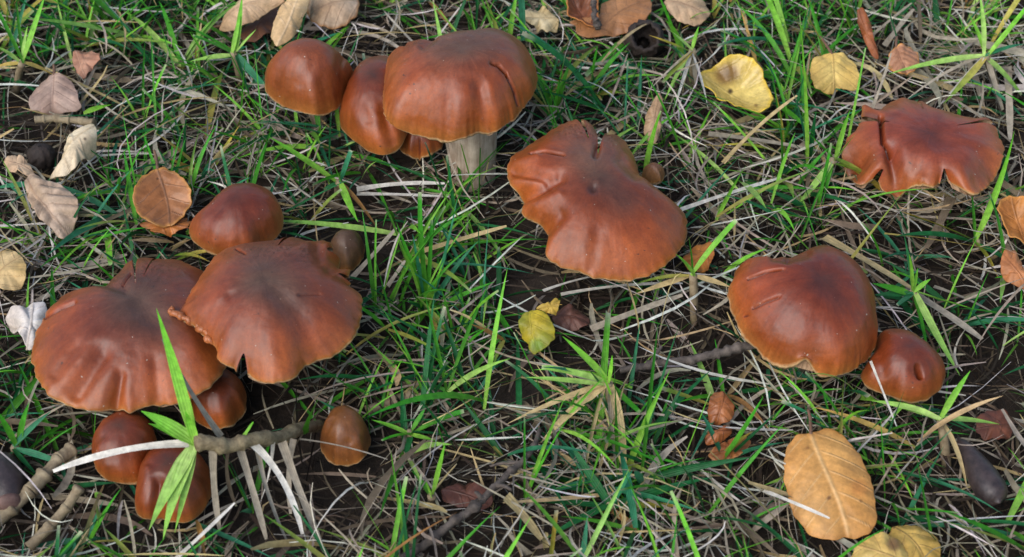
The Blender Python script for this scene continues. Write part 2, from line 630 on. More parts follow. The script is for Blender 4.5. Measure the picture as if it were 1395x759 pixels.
    G = np.concatenate(rings)
    GF = grid_faces(len(gs), nt_, True)[:, ::-1]
    if cuts:
        cl_ = np.arange(len(GF)) % nt_
        row = np.arange(len(GF)) // nt_
        kill = np.zeros(len(GF), bool)
        for j, i0 in cuts:
            wj = max(1, int(0.012 * nt_))
            kill |= (((cl_ - j + nt_ // 2) % nt_ - nt_ // 2).__abs__() <= wj) & (gs[row] > s[i0])
        GF = GF[~kill]
    obj("gills", mesh_np("gills", G - base, GF), M_GILL, root)
    # stem
    r0 = stem[0] if stem else 0.16 * med
    r1_ = stem[1] if stem else 0.2 * med
    top = C + n * min(0.45 * H, 0.007)
    kk, mm = 14, 28
    tt = np.linspace(0, 1, kk)
    ring = []
    an = np.linspace(0, 2 * math.pi, mm, endpoint=False)
    ax = smooth_noise(mm, (2, 3, 5), (0.05, 0.06, 0.05), seed + 2)
    for q_ in tt:
        c_ = top * (1 - q_) + np.array([base[0], base[1], -0.002]) * q_
        c_ = c_ + np.array([0.0012 * math.sin(q_ * 3 + seed), 0, 0])
        rr = (r0 * (1 - q_ ** 1.6) + r1_ * q_ ** 1.6) * (1 + ax) * (1 + 0.04 * math.sin(q_ * 7 + seed))
        ring.append(c_ + np.stack([np.cos(an) * rr, np.sin(an) * rr, np.zeros(mm)], -1))
    Sv = np.concatenate(ring)
    obj("stem", mesh_np("stem", Sv - base, grid_faces(kk, mm, True)), M_STEM, root)
    mask = fill_mask(outline)
    OCC.append((mask, C + n * H * 0.4, n))
    SOLID.append((C[:2], R.max(), zrim - 0.002))
    return root, dict(C=C, n=n, R=R)

m9 = crop(30, 330, 3, [(90,305),(105,275),(190,200),(255,177),(300,180),(330,172),(400,125),(430,85),(480,62),(560,68),(640,70),(690,95),(745,120),
    (800,200),(850,330),(850,450),(825,520),(800,560),(735,610),(660,655),(600,662),(540,655),(470,680),(430,703),(415,680),(385,660),
    (330,692),(250,680),(180,660),(100,615),(60,550),(38,470),(45,420),(55,380),(80,325)])
c9 = lambda p: crop(30, 330, 3, p)
mushroom("large wide brown mushroom with fluted edge, tucked under the ruffled cap beside it", m9, c9([(470, 225)])[0], 0.023, 0.013, 2.4, 1.25,
    feats=[(c9([(225,610),(330,450)]), 13, -2.2, 'fold'), (c9([(135,535),(225,420)]), 9, -1.2, 'fold'), (c9([(383,670),(405,540)]), 6, -1.8, 'fold'),
           (c9([(560,650),(540,480)]), 9, -1.2, 'fold'), (c9([(420,190),(330,160)]), 7, -1.4, 'fold'),
           (c9([(95,305),(150,270),(215,243)]), 3, -1.6, 'crack'),  (c9([(410,170),(445,130)]), 1.6, -0.9, 'crack'),
           (c9([(490,260),(560,330)]), 18, -1.2, 'fold'), (c9([(700,420)]), 22, 1.2, 'fold')],
    crackle=[(c9([(400,150),(500,110),(590,110)]), 18)], stem=(0.0065, 0.009), seed=1, wave=0.0009, splits=[(c9([(455,165)])[0], c9([(468,66)])[0], 3.5), (c9([(375,214)])[0], c9([(290,180)])[0], 4), (c9([(512,145)])[0], c9([(565,70)])[0], 2.2)],
    blotch=[(c9([(460,240),(560,300)]), 44, (118, 96, 94), 0.7)])  # grey centre: skin bloom plus sky reflection put into the colour

m10 = crop(215, 300, 3, [(60,375),(95,368),(130,300),(185,215),(230,150),(270,118),(350,95),(440,85),(500,80),(540,62),(605,85),(640,78),(690,82),(735,130),
    (725,170),(790,200),(790,240),(760,258),(830,290),(835,360),(820,440),(770,510),(710,555),(650,565),(600,590),(560,640),(490,662),(430,662),
    (380,645),(352,620),(328,605),(290,595),(245,570),(240,520),(200,480),(150,430),(100,405)])
c10 = lambda p: crop(215, 300, 3, p)
M10_root, M10_info = mushroom("broad chestnut mushroom with a curled ruffled edge, lying over its fluted neighbour", m10, c10([(430, 235)])[0], 0.034, 0.014, 2.2, 1.2,
    feats=[ (c10([(480,280),(560,370),(620,530)]), 16, -1.4, 'fold'), (c10([(760,165),(700,190)]), 9, -2.6, 'fold'),
           (c10([(700,110)]), 9, 1.0, 'fold'), (c10([(650,100),(660,160)]), 8, -1.5, 'fold'),
           (c10([(320,118),(355,136)]), 1.7, -1.0, 'crack'), (c10([(660,300),(580,300)]), 2, -0.8, 'fold'), (c10([(300,300),(430,240)]), 10, -0.8, 'fold')],
    crackle=[(c10([(380,120),(500,110),(600,140)]), 17)], stem=(0.0055, 0.0065), lean=(0.004, 0.016), seed=2, wave=0.0008, tilt=(2, 2), splits=[(c10([(344,545)])[0], c10([(340,615)])[0], 6), (c10([(525,125)])[0], c10([(550,66)])[0], 3), (c10([(690,165)])[0], c10([(738,140)])[0], 6), (c10([(720,255)])[0], c10([(795,250)])[0], 5)],
    blotch=[(c10([(430,230),(520,300)]), 40, (108, 90, 88), 0.7)])

m8 = crop(240, 235, 5.975, [(95,460),(110,400),(200,300),(300,215),(400,120),(500,85),(610,85),(720,115),(800,180),(840,260),(870,330),(865,420),(820,520),
    (720,600),(600,660),(450,680),(330,665),(200,605),(130,540)])
c8 = lambda p: crop(240, 235, 5.975, p)
mushroom("smooth rounded reddish mushroom, half behind the broad ruffled cap, near a round brown leaf", m8, c8([(520, 270)])[0], 0.022, 0.014, 2.3, 1.9, res=(200, 40),
    feats=[(c8([(330,290)]), 16, -0.7, 'fold'), (c8([(850,440)]), 12, -1, 'fold')], seed=3, center=0.8, stops=(0, 0.4, 0.75, 1.04),
    cols=dict(c0=lin((124, 68, 58)), c1=lin((142, 66, 46)), c2=lin((158, 76, 46)), c3=lin((178, 100, 56))))

m1 = crop(350, 30, 3.995, [(40,290),(60,215),(120,145),(200,100),(280,85),(360,105),(450,155),(510,200),(540,230),(530,300),(480,400),(430,475),(390,492),
    (320,505),(240,485),(160,465),(100,425),(50,380)])
c1 = lambda p: crop(350, 30, 3.995, p)
mushroom("domed tan-brown mushroom with shallow dents, at the outer end of a row of three", m1, c1([(300, 175)])[0], 0.026, 0.021, 2.3, 2.0, res=(200, 40),
    feats=[(c1([(220,320)]), 9, -1.0, 'fold'), (c1([(290,240),(250,330)]), 8, -0.5, 'fold'), (c1([(330,260),(320,320)]), 6, 0.4, 'fold'),
           (c1([(455,200),(450,400)]), 6, -2.2, 'fold')], seed=4, center=0.8, lean=(0, 0.012), stops=(0, 0.35, 0.75, 1.03),
    cols=dict(c0=lin((142, 82, 64)), c1=lin((156, 84, 54)), c2=lin((164, 86, 48)), c3=lin((172, 96, 52))))

m2 = crop(350, 30, 3.995, [(440,480),(470,400),(500,320),(550,230),(600,195),(660,182),(720,185),(800,220),(850,320),(860,450),(820,600),(780,680),
    (720,715),(680,728),(600,695),(510,630),(455,565)])
c2 = lambda p: crop(350, 30, 3.995, p)
mushroom("oval brown mushroom squeezed between a dented dome and a broad flat-topped cap", m2, c2([(665, 290)])[0], 0.019, 0.018, 2.3, 1.8, res=(200, 40), tilt=(4, -8),
    feats=[(c2([(560,460),(600,520)]), 9, -1.2, 'fold'), (c2([(690,480),(730,640)]), 9, -1.8, 'fold')], seed=5, center=0.8, stops=(0, 0.35, 0.75, 1.0))

m3 = crop(500, 25, 3, [(65,330),(75,230),(85,140),(100,90),(150,65),(230,68),(270,82),(300,70),(370,50),(450,48),(490,35),(545,45),(600,70),(650,115),
    (690,200),(698,255),(680,310),(640,360),(600,410),(530,455),(450,465),(370,492),(300,490),(200,475),(100,440),(70,390)])
c3 = lambda p: crop(500, 25, 3, p)
M3_root, M3_info = mushroom("big flat-topped brown mushroom on a thick pale stem, with a torn hole in its cap", m3, c3([(390, 120)])[0], 0.038, 0.020, 2.8, 1.7,
    feats=[(c3([(510,180),(535,190),(560,215)]), 3, -2.4, 'crack'), (c3([(565,220),(600,290),(615,350)]), 2.6, -2.0, 'crack'),
           (c3([(460,270),(500,430)]), 9, -2.4, 'fold'), (c3([(330,330),(330,480)]), 9, -1.0, 'fold'), (c3([(420,330),(440,450)]), 8, 0.8, 'fold'),
           (c3([(270,80),(230,110)]), 5, -1.6, 'fold'), (c3([(105,95),(150,100)]), 3.5, -2.0, 'crack'), (c3([(600,300),(640,340)]), 5, -1.0, 'fold')],
    crackle=[(c3([(110,120),(220,90)]), 14), (c3([(530,190)]), 9)], stem=(0.0098, 0.0078), seed=6, wave=0.0008, lean=(0.002, -0.004),
    blotch=[(c3([(300,120),(480,90)]), 30, (124, 98, 90), 0.7)], stops=(0, 0.32, 0.7, 0.97))

m2b = crop(500, 25, 3, [(105,470),(180,400),(280,420),(320,490),(300,530),(240,560),(190,570),(140,540)])
mushroom("small brown mushroom sheltering beneath the big flat-topped cap beside its stem", m2b, crop(500, 25, 3, [(210, 470)])[0], 0.012, 0.010, 2, 1.8, res=(120, 24),
    feats=[(crop(500,25,3,[(215,490),(215,570)]), 1.6, -1.2, 'crack')], seed=7, center=0.8)

m4 = crop(680, 150, 3, [(30,240),(50,190),(120,145),(190,100),(250,60),(310,40),(360,38),(400,65),(414,100),(430,98),(470,95),(510,125),
    (550,185),(575,260),(620,300),(690,355),(745,400),(768,450),(765,520),(730,580),(670,640),(600,680),(530,692),(440,688),(380,680),(330,655),
    (250,640),(200,605),(185,580),(200,530),(204,478),(150,455),(95,430),(97,395),(108,350),(70,320),(45,310),(40,270)])
c4 = lambda p: crop(680, 150, 3, p)
mushroom("lobed brown mushroom with wavy folded edge, spreading like a fan, standing alone", m4, c4([(395, 262)])[0], 0.027, 0.013, 2.6, 1.2, tilt=(7, 3), detail=0.3,
    feats=[(c4([(100,352),(190,310),(250,270)]), 8, -3.4, 'fold'), (c4([(198,480),(260,420)]), 8, -3.2, 'fold'), (c4([(70,250),(200,270)]), 7, -2.0, 'fold'),
           (c4([(130,178),(190,168),(262,182)]), 2.4, -1.8, 'crack'), (c4([(404,146),(395,180)]), 5, -2.0, 'fold'),
           (c4([(385,318)]), 7, -1.4, 'fold'), (c4([(380,640),(400,500)]), 9, -0.9, 'fold'), (c4([(150,400),(240,350)]), 9, 1.6, 'fold'), (c4([(60,215),(150,190)]), 6, 1.0, 'fold'),
           (c4([(500,200),(560,260)]), 9, -1.5, 'fold')],
    crackle=[(c4([(260,70),(390,80)]), 14), (c4([(470,110)]), 12)], stem=(0.006, 0.008), seed=8, wave=0.0007, splits=[(c4([(396,165)])[0], c4([(412,102)])[0], 8), (c4([(340,122)])[0], c4([(338,40)])[0], 3)],
    blotch=[(c4([(340,180),(400,210)]), 28, (146, 116, 108), 0.65), (c4([(440,300),(510,370)]), 24, (96, 70, 68), 0.7), (c4([(385,318)]), 6, (74, 50, 44), 0.7)],  # first patch: grey bloom with sky reflection painted in
    stops=(0, 0.25, 0.66, 0.96))

m5 = crop(1140, 120, 4.992, [(45,400),(70,310),(150,262),(165,185),(155,110),(230,150),(290,155),(350,105),(440,80),(510,95),(537,92),(570,80),(640,130),
    (760,160),(900,205),(960,225),(1020,220),(1075,255),(1085,300),(1100,330),(1140,390),(1130,470),(1090,580),(1030,655),(950,695),
    (830,680),(775,655),(740,620),(700,645),(680,665),(560,670),(440,665),(424,635),(405,672),(330,655),(292,615),(272,558),(235,588),(190,590),
    (130,550),(125,500),(95,475),(60,430)])
c5 = lambda p: crop(1140, 120, 4.992, p)
mushroom("flat reddish mushroom with split torn edge and drooping flaps", m5, c5([(640, 300)])[0], 0.022, 0.008, 2.4, 1.2, tilt=(2, -2),
    feats=[(c5([(120,430)]), 17, -3.5, 'fold'), (c5([(300,200),(315,360),(365,400)]), 3.5, -3.2, 'crack'), (c5([(380,430),(430,650)]), 10, -5.5, 'fold'),
            
 (c5([(700,350)]), 16, -1.6, 'fold'), (c5([(880,480)]), 16, 1.2, 'fold')],
    stem=(0.006, 0.007), seed=9, wave=0.0016, flaps=[(c5([(130,470)]), 26, -6.5), (c5([(350,620)]), 12, -4.5), (c5([(190,570)]), 13, -3.0), (c5([(1000,215)]), 16, 2.0), (c5([(170,140)]), 14, 3.5),
           (c5([(560,640)]), 12, 2.0), (c5([(950,640)]), 16, -2.5), (c5([(450,90)]), 14, 1.5), (c5([(735,600)]), 9, -2.0)],
    splits=[(c5([(735,545)])[0], c5([(735,640)])[0], 6), (c5([(820,275)])[0], c5([(1070,262)])[0], 4), (c5([(538,170)])[0], c5([(540,95)])[0], 2), (c5([(275,500)])[0], c5([(262,590)])[0], 3.5), (c5([(340,330)])[0], c5([(155,225)])[0], 5)],
    cols=dict(c0=lin((118, 66, 64)), c1=lin((146, 72, 60)), c2=lin((162, 80, 58)), c3=lin((188, 106, 62))), stops=(0, 0.25, 0.62, 0.98))

m6 = crop(980, 320, 3, [(35,235),(50,195),(80,125),(95,95),(160,75),(220,88),(300,80),(360,55),(430,38),(480,55),(520,75),(570,120),(610,180),(635,240),
    (640,310),(650,380),(640,450),(600,510),(540,555),(480,570),(440,566),(390,562),(350,552),(300,540),(250,522),(180,480),(130,440),(90,390),(55,310)])
c6 = lambda p: crop(980, 320, 3, p)
mushroom("glossy red-brown domed mushroom with two surface cracks, touching a smaller cap", m6, c6([(410, 200)])[0], 0.025, 0.019, 2.4, 1.8, tilt=(4, 5),
    feats=[(c6([(120,178),(190,150),(262,140)]), 2.2, -1.4, 'crack'), (c6([(140,298),(190,272),(245,252)]), 2.0, -1.3, 'crack'), (c6([(105,330),(120,325)]), 2, -0.9, 'crack'),
           (c6([(290,90),(360,70)]), 6, -1.8, 'fold'), 
           (c6([(430,200),(520,310)]), 22, -1.2, 'fold'), (c6([(220,90),(280,100)]), 5, -1.2, 'fold')],
    stem=(0.0078, 0.0085), edge=1.7, flaps=[(c6([(335,560)]), 15, 6.0), (c6([(440,540)]), 12, -1.5), (c6([(210,500)]), 14, -1.5)], splits=[(c6([(485,105)])[0], c6([(480,52)])[0], 2.5)], seed=10, center=0.5, wave=0.0006, stops=(0, 0.35, 0.75, 1.02), lean=(-0.002, 0.004),
    cols=dict(c0=lin((104, 56, 50)), c1=lin((138, 62, 40)), c2=lin((158, 74, 38)), c3=lin((182, 98, 50))),
    blotch=[(c6([(440,190),(490,260)]), 16, (88, 54, 54), 0.6)])

m7 = crop(980, 320, 3, [(575,575),(600,530),(640,470),(645,400),(700,380),(780,390),(850,440),(910,500),(928,560),(905,630),(850,670),(780,682),(700,655),(640,635),(595,610)])
c7 = lambda p: crop(980, 320, 3, p)
mushroom("small red-brown mushroom with a pit in its cap, pressed against the glossy dome", m7, c7([(765, 480)])[0], 0.016, 0.012, 2.3, 1.7, res=(180, 40), tilt=(3, 0),
    feats=[(c7([(812,535),(822,575)]), 3.2, -3.4, 'fold'), (c7([(815,555)]), 9, -1.4, 'fold'), (c7([(650,420),(670,560)]), 9, -1.5, 'fold')], seed=11, center=0.8, stops=(0, 0.35, 0.75, 1.02),
    cols=dict(c0=lin((116, 66, 60)), c1=lin((138, 64, 42)), c2=lin((154, 74, 40)), c3=lin((180, 100, 54))))

m11 = crop(100, 530, 3.796, [(92,320),(100,240),(150,160),(220,115),(330,110),(400,170),(430,260),(420,350),(360,430),(330,480),(250,485),(180,470),(120,420)])
c11 = lambda p: crop(100, 530, 3.796, p)
mushroom("round orange-brown button mushroom below the fluted cap, crossed by a pale dead blade", m11, c11([(260, 210)])[0], 0.010, 0.012, 2.2, 1.9, res=(160, 36), seed=12, center=0.8, stops=(0, 0.4, 0.8, 1.1),
    feats=[(c11([(130,260),(160,240)]), 5, -0.6, 'fold')])
m12 = crop(100, 530, 3.796, [(315,580),(330,480),(345,400),(380,330),(450,270),(560,280),(650,330),(710,420),(718,520),(690,600),(630,670),(570,690),(500,680),(440,660),(370,672),(330,640)])
mushroom("creased brown button mushroom under the green shoot of the creeping runner", m12, c11([(500, 385)])[0], 0.008, 0.012, 2.2, 1.8, res=(160, 36), seed=13, center=0.8, stops=(0, 0.4, 0.8, 1.1),
    feats=[(c11([(440,470),(420,640)]), 6, -3.0, 'fold'), (c11([(380,420),(350,600)]), 7, 1.0, 'fold')])
m13 = [(258,548),(262,522),(280,505),(305,502),(325,512),(336,535),(334,560),(318,578),(292,585),(268,575)]
mushroom("dark brown mushroom in the shade beneath the fluted cap and the ruffled cap", m13, (298, 532), 0.007, 0.012, 2.2, 1.8, res=(120, 28), seed=14, center=0.8)
m14 = crop(400, 530, 6.025, [(215,410),(230,320),(280,220),(330,150),(400,130),(490,155),(550,220),(590,280),(625,340),(630,430),(600,530),(530,600),(440,620),(350,620),(270,560),(225,490)])
c14 = lambda p: crop(400, 530, 6.025, p)
mushroom("small egg-shaped ochre-brown mushroom with fuzzy skin, alone past the runner's end", m14, c14([(405, 265)])[0], 0.007, 0.013, 2.4, 1.9, res=(160, 36), seed=15, center=0.8, stops=(0, 0.4, 0.8, 1.1),
    feats=[(c14([(450,430)]), 5, -1.0, 'fold'), (c14([(500,330)]), 9, -1.0, 'fold'), (c14([(260,420),(300,260)]), 6, -0.7, 'fold')],
    cols=dict(c0=lin((150, 100, 62)), c1=lin((158, 102, 58)), c2=lin((152, 96, 56)), c3=lin((144, 92, 58))))
m15 = [(447,345),(450,325),(465,312),(485,314),(497,330),(495,350),(480,368),(460,368)]
mushroom("small grey-brown mushroom peeping out behind the broad ruffled cap", m15, (472, 326), 0.006, 0.010, 2.1, 1.8, res=(120, 28), seed=16, center=0.8,
    cols=dict(c0=lin((128, 106, 94)), c1=lin((116, 88, 74)), c2=lin((120, 88, 70)), c3=lin((140, 108, 84))), stops=(0, 0.4, 0.8, 1.1))
m16 = [(874,240),(877,227),(889,221),(902,224),(907,236),(900,247),(884,249)]
mushroom("tiny pale tan mushroom cap in the grass behind the fan-shaped mushroom", m16, (890, 231), 0.010, 0.006, 2.1, 1.8, res=(80, 20), seed=17, center=0.8,
    cols=dict(c0=lin((160, 110, 88)), c1=lin((168, 118, 92)), c2=lin((176, 128, 98)), c3=lin((186, 140, 108))))

def tube(pts, rad, seg=10, seed=0, rough=0.0):
    pts = np.asarray(pts, float)
    rad = np.broadcast_to(np.asarray(rad, float), (len(pts),))
    r = np.random.default_rng(seed)
    T = np.gradient(pts, axis=0)
    T /= np.linalg.norm(T, axis=1)[:, None] + 1e-12
    up = np.array([0.1, 0.2, 1.0])
    V = []
    an = np.linspace(0, 2 * math.pi, seg, endpoint=False)
    for p, t, q in zip(pts, T, rad):
        a = np.cross(t, up); a /= np.linalg.norm(a) + 1e-9
        b = np.cross(t, a)
        rr = q * (1 + rough * r.uniform(-1, 1, seg))
        V.append(p + np.cos(an)[:, None] * rr[:, None] * a + np.sin(an)[:, None] * rr[:, None] * b)
    V = np.concatenate(V)
    F_ = grid_faces(len(pts), seg, True).tolist()
    F_ += [list(range(seg)), list(range((len(pts) - 1) * seg, len(pts) * seg))[::-1]]
    return V, F_

def spline(P, n):
    """Catmull-Rom through control points"""
    P = np.asarray(P, float)
    if len(P) == 2:
        return P[0] + (P[1] - P[0]) * np.linspace(0, 1, n)[:, None]
    Q = np.concatenate([[2 * P[0] - P[1]], P, [2 * P[-1] - P[-2]]])
    out = []
    for u in np.linspace(0, len(P) - 1 - 1e-6, n):
        i = int(u); t = u - i
        a, b, c, d = Q[i:i + 4]
        out.append(0.5 * (2 * b + (c - a) * t + (2 * a - 5 * b + 4 * c - d) * t * t + (3 * b - a - 3 * c + d) * t ** 3))
    return np.array(out)

# the ruffled, turned-up edge of the broad cap
def ruffle():
    C, n = M10_info['C'], M10_info['n']
    path = c10([(48, 362), (62, 380), (95, 395), (130, 408), (160, 425), (190, 455), (210, 485), (235, 505)])
    P = on_plane(np.array(path), C + n * 0.0008, n)
    P = spline(P, 60)
    i = np.arange(60)
    P = P + n * (0.0005 * np.sin(i * 0.62) + 0.0003 * np.sin(i * 1.3))[:, None] + CR * (0.0006 * np.sin(i * 0.43 + 1) + 0.0003 * np.sin(i * 1.1))[:, None]
    r = 0.0012 * (0.85 + 0.22 * np.sin(i * 0.5 + 0.6) + 0.1 * np.sin(i * 1.27)) * np.minimum(1, (i + 4) / 9.0) * np.minimum(1, (64 - i) / 12.0)
    V, f = tube(P, r, 12, 3, 0.07)
    root = M10_root
    base = np.array(root.location)
    cc = np.tile(lin((186, 108, 58)), (len(V), 1)) * (0.7 + 0.3 * np.random.default_rng(2).random((len(V), 1)))
    o = obj("curled_edge", mesh_np("curled_edge", V - base, f, {"pigment": ('FLOAT_COLOR', cc), "radial": ('FLOAT_VECTOR', V * 300), "crackle": ('FLOAT', np.zeros(len(V)))}), M_CAP, root)
    o["label"] = "orange ruffled curl along the cap edge"
ruffle()

# ------------------------------------------------------------------ fallen leaves
def leaf(label, outline, z, tilt=(0, 0), mid=None, cup=2.0, c1=(190, 140, 70), c2=None, vein=(150, 100, 50), nv=6, relief=0.5, gloss=0.1,
         stalk=None, wave=0.8, edge=None, seed=1, res=(120, 32), spots=(), name="fallen_leaf", cat="leaf", thick=0.0004, bend=0.0, group=None, cover=True):
    outline = np.asarray(outline, float)
    a, b = math.radians(tilt[0]), math.radians(tilt[1])
    n = np.array([math.sin(b), -math.sin(a), math.cos(a) * math.cos(b)]); n /= np.linalg.norm(n)
    x, y = outline[:, 0], outline[:, 1]
    x2, y2 = np.roll(x, -1), np.roll(y, -1)
    cr = x * y2 - x2 * y
    cpx = np.array([((x + x2) * cr).sum(), ((y + y2) * cr).sum()]) / (3 * cr.sum())
    C = W(cpx, z)
    tab = polar_target(outline, cpx)
    nt_, ns = res
    ph = np.linspace(0, 2 * math.pi, nt_, endpoint=False)
    rt = tab[(((ph + 2 * math.pi) % (2 * math.pi)) / (2 * math.pi) * 720 + 360).astype(int) % 720]
    rt = (np.roll(rt, 1) + 3 * rt + np.roll(rt, -1)) / 5
    rt = rt * (1 + smooth_noise(nt_, (9, 14, 23), (0.012, 0.01, 0.008), seed))
    s = np.linspace(0.01, 1, ns)
    px = cpx + np.stack([np.cos(ph), np.sin(ph)], -1)[None] * (rt[None, :, None] * s[:, None, None])
    P = on_plane(px.reshape(-1, 2), C, n)
    if mid is None:
        d = outline - cpx
        i = np.argmax((d ** 2).sum(1))
        mid = (outline[i], 2 * cpx - outline[i])
    A, B = on_plane(np.array(mid, float), C, n)
    L = np.linalg.norm(B - A)
    ea = (B - A) / L
    eb = np.cross(n, ea)
    al = ((P - A) @ ea) / L
    bl = ((P - A) @ eb) / L
    bl = bl + 0.03 * np.sin(al * 4 + seed)
    sv = np.repeat(s, nt_)
    vm = np.exp(-(bl / 0.018) ** 2)
    phs = al * nv - np.abs(bl) * nv * 0.75
    fr = np.abs(phs - np.round(phs))
    vs = np.exp(-(fr / 0.05) ** 2) * np.clip(np.abs(bl) * 14, 0, 1) * (sv < 0.97)
    vv = np.maximum(vm, 0.8 * vs)
    h = cup * 0.001 * (1 - sv ** 2)
    h += relief * 0.001 * (0.5 - np.clip(fr * 2, 0, 1)) * -1 * np.clip(np.abs(bl) * 8, 0, 1)
    h -= relief * 0.001 * np.exp(-(bl / 0.06) ** 2)
    wv = smooth_noise(nt_, (2, 3, 5, 9), (0.9, 0.8, 0.5, 0.3), seed + 3) * wave * 0.001
    h += np.tile(wv, ns) * sv ** 2
    h += bend * 0.001 * (al - 0.5) ** 2 * 4
    P = P + n * h[:, None]
    r = np.random.default_rng(seed)
    c1 = lin(c1); c2_ = lin(c2) if c2 is not None else c1 * 0.75
    mixv = np.clip(0.5 + 0.5 * np.sin(al * 5 + seed) * np.cos(bl * 7 + seed * 2) + 0.3 * (sv - 0.5), 0, 1)[:, None]
    cc = c1 * (1 - mixv) + c2_ * mixv
    cc = cc * (1 - vv[:, None] * 0.6) + lin(vein) * vv[:, None] * 0.6
    if edge is not None:
        g = np.clip((sv - 0.88) / 0.1, 0, 1)[:, None]
        cc = cc * (1 - g) + lin(edge) * g
    pxf = proj(P)
    for pp, sig, colr, amt in spots:
        g = np.exp(-(seg_dist(pxf, pp) / sig) ** 4)[:, None] * amt
        cc = cc * (1 - g) + lin(colr) * g
    base = C.copy()
    me = mesh_np(name, P - base, grid_faces(ns, nt_, True).tolist() + [list(range(nt_))],
                 {"pigment": ('FLOAT_COLOR', cc), "vein": ('FLOAT', vv), "gloss": ('FLOAT', np.full(len(P), gloss))})
    root = empty(name, base, label, cat, group)
    bl_ = obj("leaf_blade", me, M_LEAF, root)
    md = bl_.modifiers.new("thickness", 'SOLIDIFY')
    md.thickness = thick; md.offset = -1
    # raised midrib
    tt = np.linspace(0.03, 0.9, 16)
    mp = A + ea * (tt * L)[:, None] + eb * (-(0.03 * np.sin(tt * 4 + seed)) * L)[:, None]
    idx = [np.argmin(((P - q) @ ea) ** 2 + ((P - q) @ eb) ** 2) for q in mp]
    mp = mp + n * (((P[idx] - mp) @ n) + 0.00005)[:, None]
    V, f = tube(mp, np.linspace(0.0004, 0.0001, 16), 6, seed)
    vc = lin(vein)
    obj("midrib", mesh_np("midrib", V - base, f, {"pigment": ('FLOAT_COLOR', np.tile(vc, (len(V), 1))), "vein": ('FLOAT', np.zeros(len(V))), "gloss": ('FLOAT', np.zeros(len(V)))}), M_LEAF, bl_)
    if stalk:
        zs = np.linspace(0, 1, len(stalk))
        sp = [mp[0]] + [W(np.array(q, float), mp[0][2] + 0.001 * k_) for q, k_ in zip(stalk[1:], zs[1:])]
        V, f = tube(spline(sp, 14), np.linspace(0.0006, 0.0005, 14), 8, seed, 0.1)
        obj("stalk", mesh_np("stalk", V - base, f), M_STALK, root)
    if cover:
        OCC.append((fill_mask(outline), C + n * (0.001 * cup), n))
    return root

cL = lambda p: crop(1040, 570, 4.015, p)
leaf("large tan-yellow leaf with clear veins, lying near the glossy mushroom pair",
     cL([(265,75),(330,65),(390,60),(440,100),(500,170),(560,270),(595,370),(610,460),(612,590),(580,640),(500,655),(430,655),(380,680),(300,660),(240,620),(180,540),(140,450),(120,350),(110,240),(135,150),(190,100)]),
     0.014, (14, -4), cL([(270,72),(450,660)]), 3.5, (206, 152, 84), (196, 138, 70), (226, 184, 126), 5, 0.35, 0.25, [(1106, 587), (1104, 572), (1101, 558)], 0.5, (192, 134, 68), 1, (220, 60),
     spots=[([(1129, 679)], 3, (110, 66, 30), 0.8), ([(1172, 683)], 2.5, (120, 76, 36), 0.8), ([(1100, 611)], 2.5, (140, 90, 44), 0.7), ([(1170, 665)], 12, (190, 120, 56), 0.6)])
leaf("pale yellow blotched leaf next to the large tan leaf's tip",
     [(1158,765),(1166,745),(1180,733),(1200,729),(1222,736),(1236,750),(1240,775),(1190,785)], 0.012, (8, -5), None, 3, (222, 190, 110), (206, 168, 90), (190, 140, 80), 4, 0.4, 0.3, seed=2,
     spots=[([(1217, 742)], 10, (120, 70, 50), 0.7)])
leaf("yellow leaf with a broken grey stalk, behind the pale blotched leaf",
     [(1208,735),(1216,718),(1236,716),(1260,722),(1276,738),(1282,765),(1240,790),(1215,770)], 0.009, (4, 5), None, 3, (204, 166, 84), (190, 150, 70), (160, 120, 70), 4, 0.4, 0.3, [(1222, 735), (1236, 745), (1245, 765)], seed=3)
cY = lambda p: crop(880, 60, 2.53, p)
leaf("curled yellow leaf with a brown blotch, shiny with water",
     cY([(180,90),(215,75),(260,50),(310,40),(370,58),(405,95),(430,150),(442,190),(425,225),(390,237),(340,222),(290,210),(245,190),(205,150),(185,115)]),
     0.016, (12, 0), cY([(190,95),(435,210)]), -6, (222, 196, 112), (206, 172, 84), (214, 186, 110), 5, 0.5, 0.95, wave=1.3, edge=(220, 184, 64), seed=4,
     spots=[(cY([(270,110),(290,100)]), 14, (120, 84, 44), 0.85), (cY([(290,165)]), 4, (60, 42, 26), 0.95), (cY([(380,215)]), 3, (110, 74, 40), 0.7)])
leaf("flat round pale yellow leaf propped up beside a tall bright green shoot",
     [(1104,108),(1103,88),(1112,77),(1128,73),(1146,73),(1162,84),(1171,105),(1170,122),(1160,124),(1145,120),(1138,125),(1128,127),(1108,122)], 0.017, (26, 4), [(1132,73),(1138,126)], 2,
     (216, 184, 104), (208, 170, 88), (180, 140, 76), 4, 0.3, 0.2, [(1130, 76), (1126, 62), (1118, 50)], seed=5)
leaf("brownish-pink round leaf beyond the torn flat mushroom, with a pinkish stalk",
     [(1211,86),(1212,72),(1224,63),(1240,63),(1250,73),(1252,88),(1244,99),(1228,103),(1215,98)], 0.016, (20, 0), [(1220,65),(1235,103)], 1.5, (178, 128, 96), (164, 112, 78), (150, 96, 70), 5, 0.4, 0.2,
     [(1219, 68), (1221, 58), (1222, 50)], edge=(206, 140, 70), seed=6)
leaf("narrow orange-brown folded leaf standing on edge among straw",
     [(1168,12),(1176,10),(1184,30),(1192,55),(1197,82),(1190,80),(1178,55),(1169,30)], 0.020, (48, -20), [(1170,12),(1196,82)], 1, (170, 96, 48), (110, 58, 32), (150, 84, 40), 4, 0.3, 0.2, seed=7)
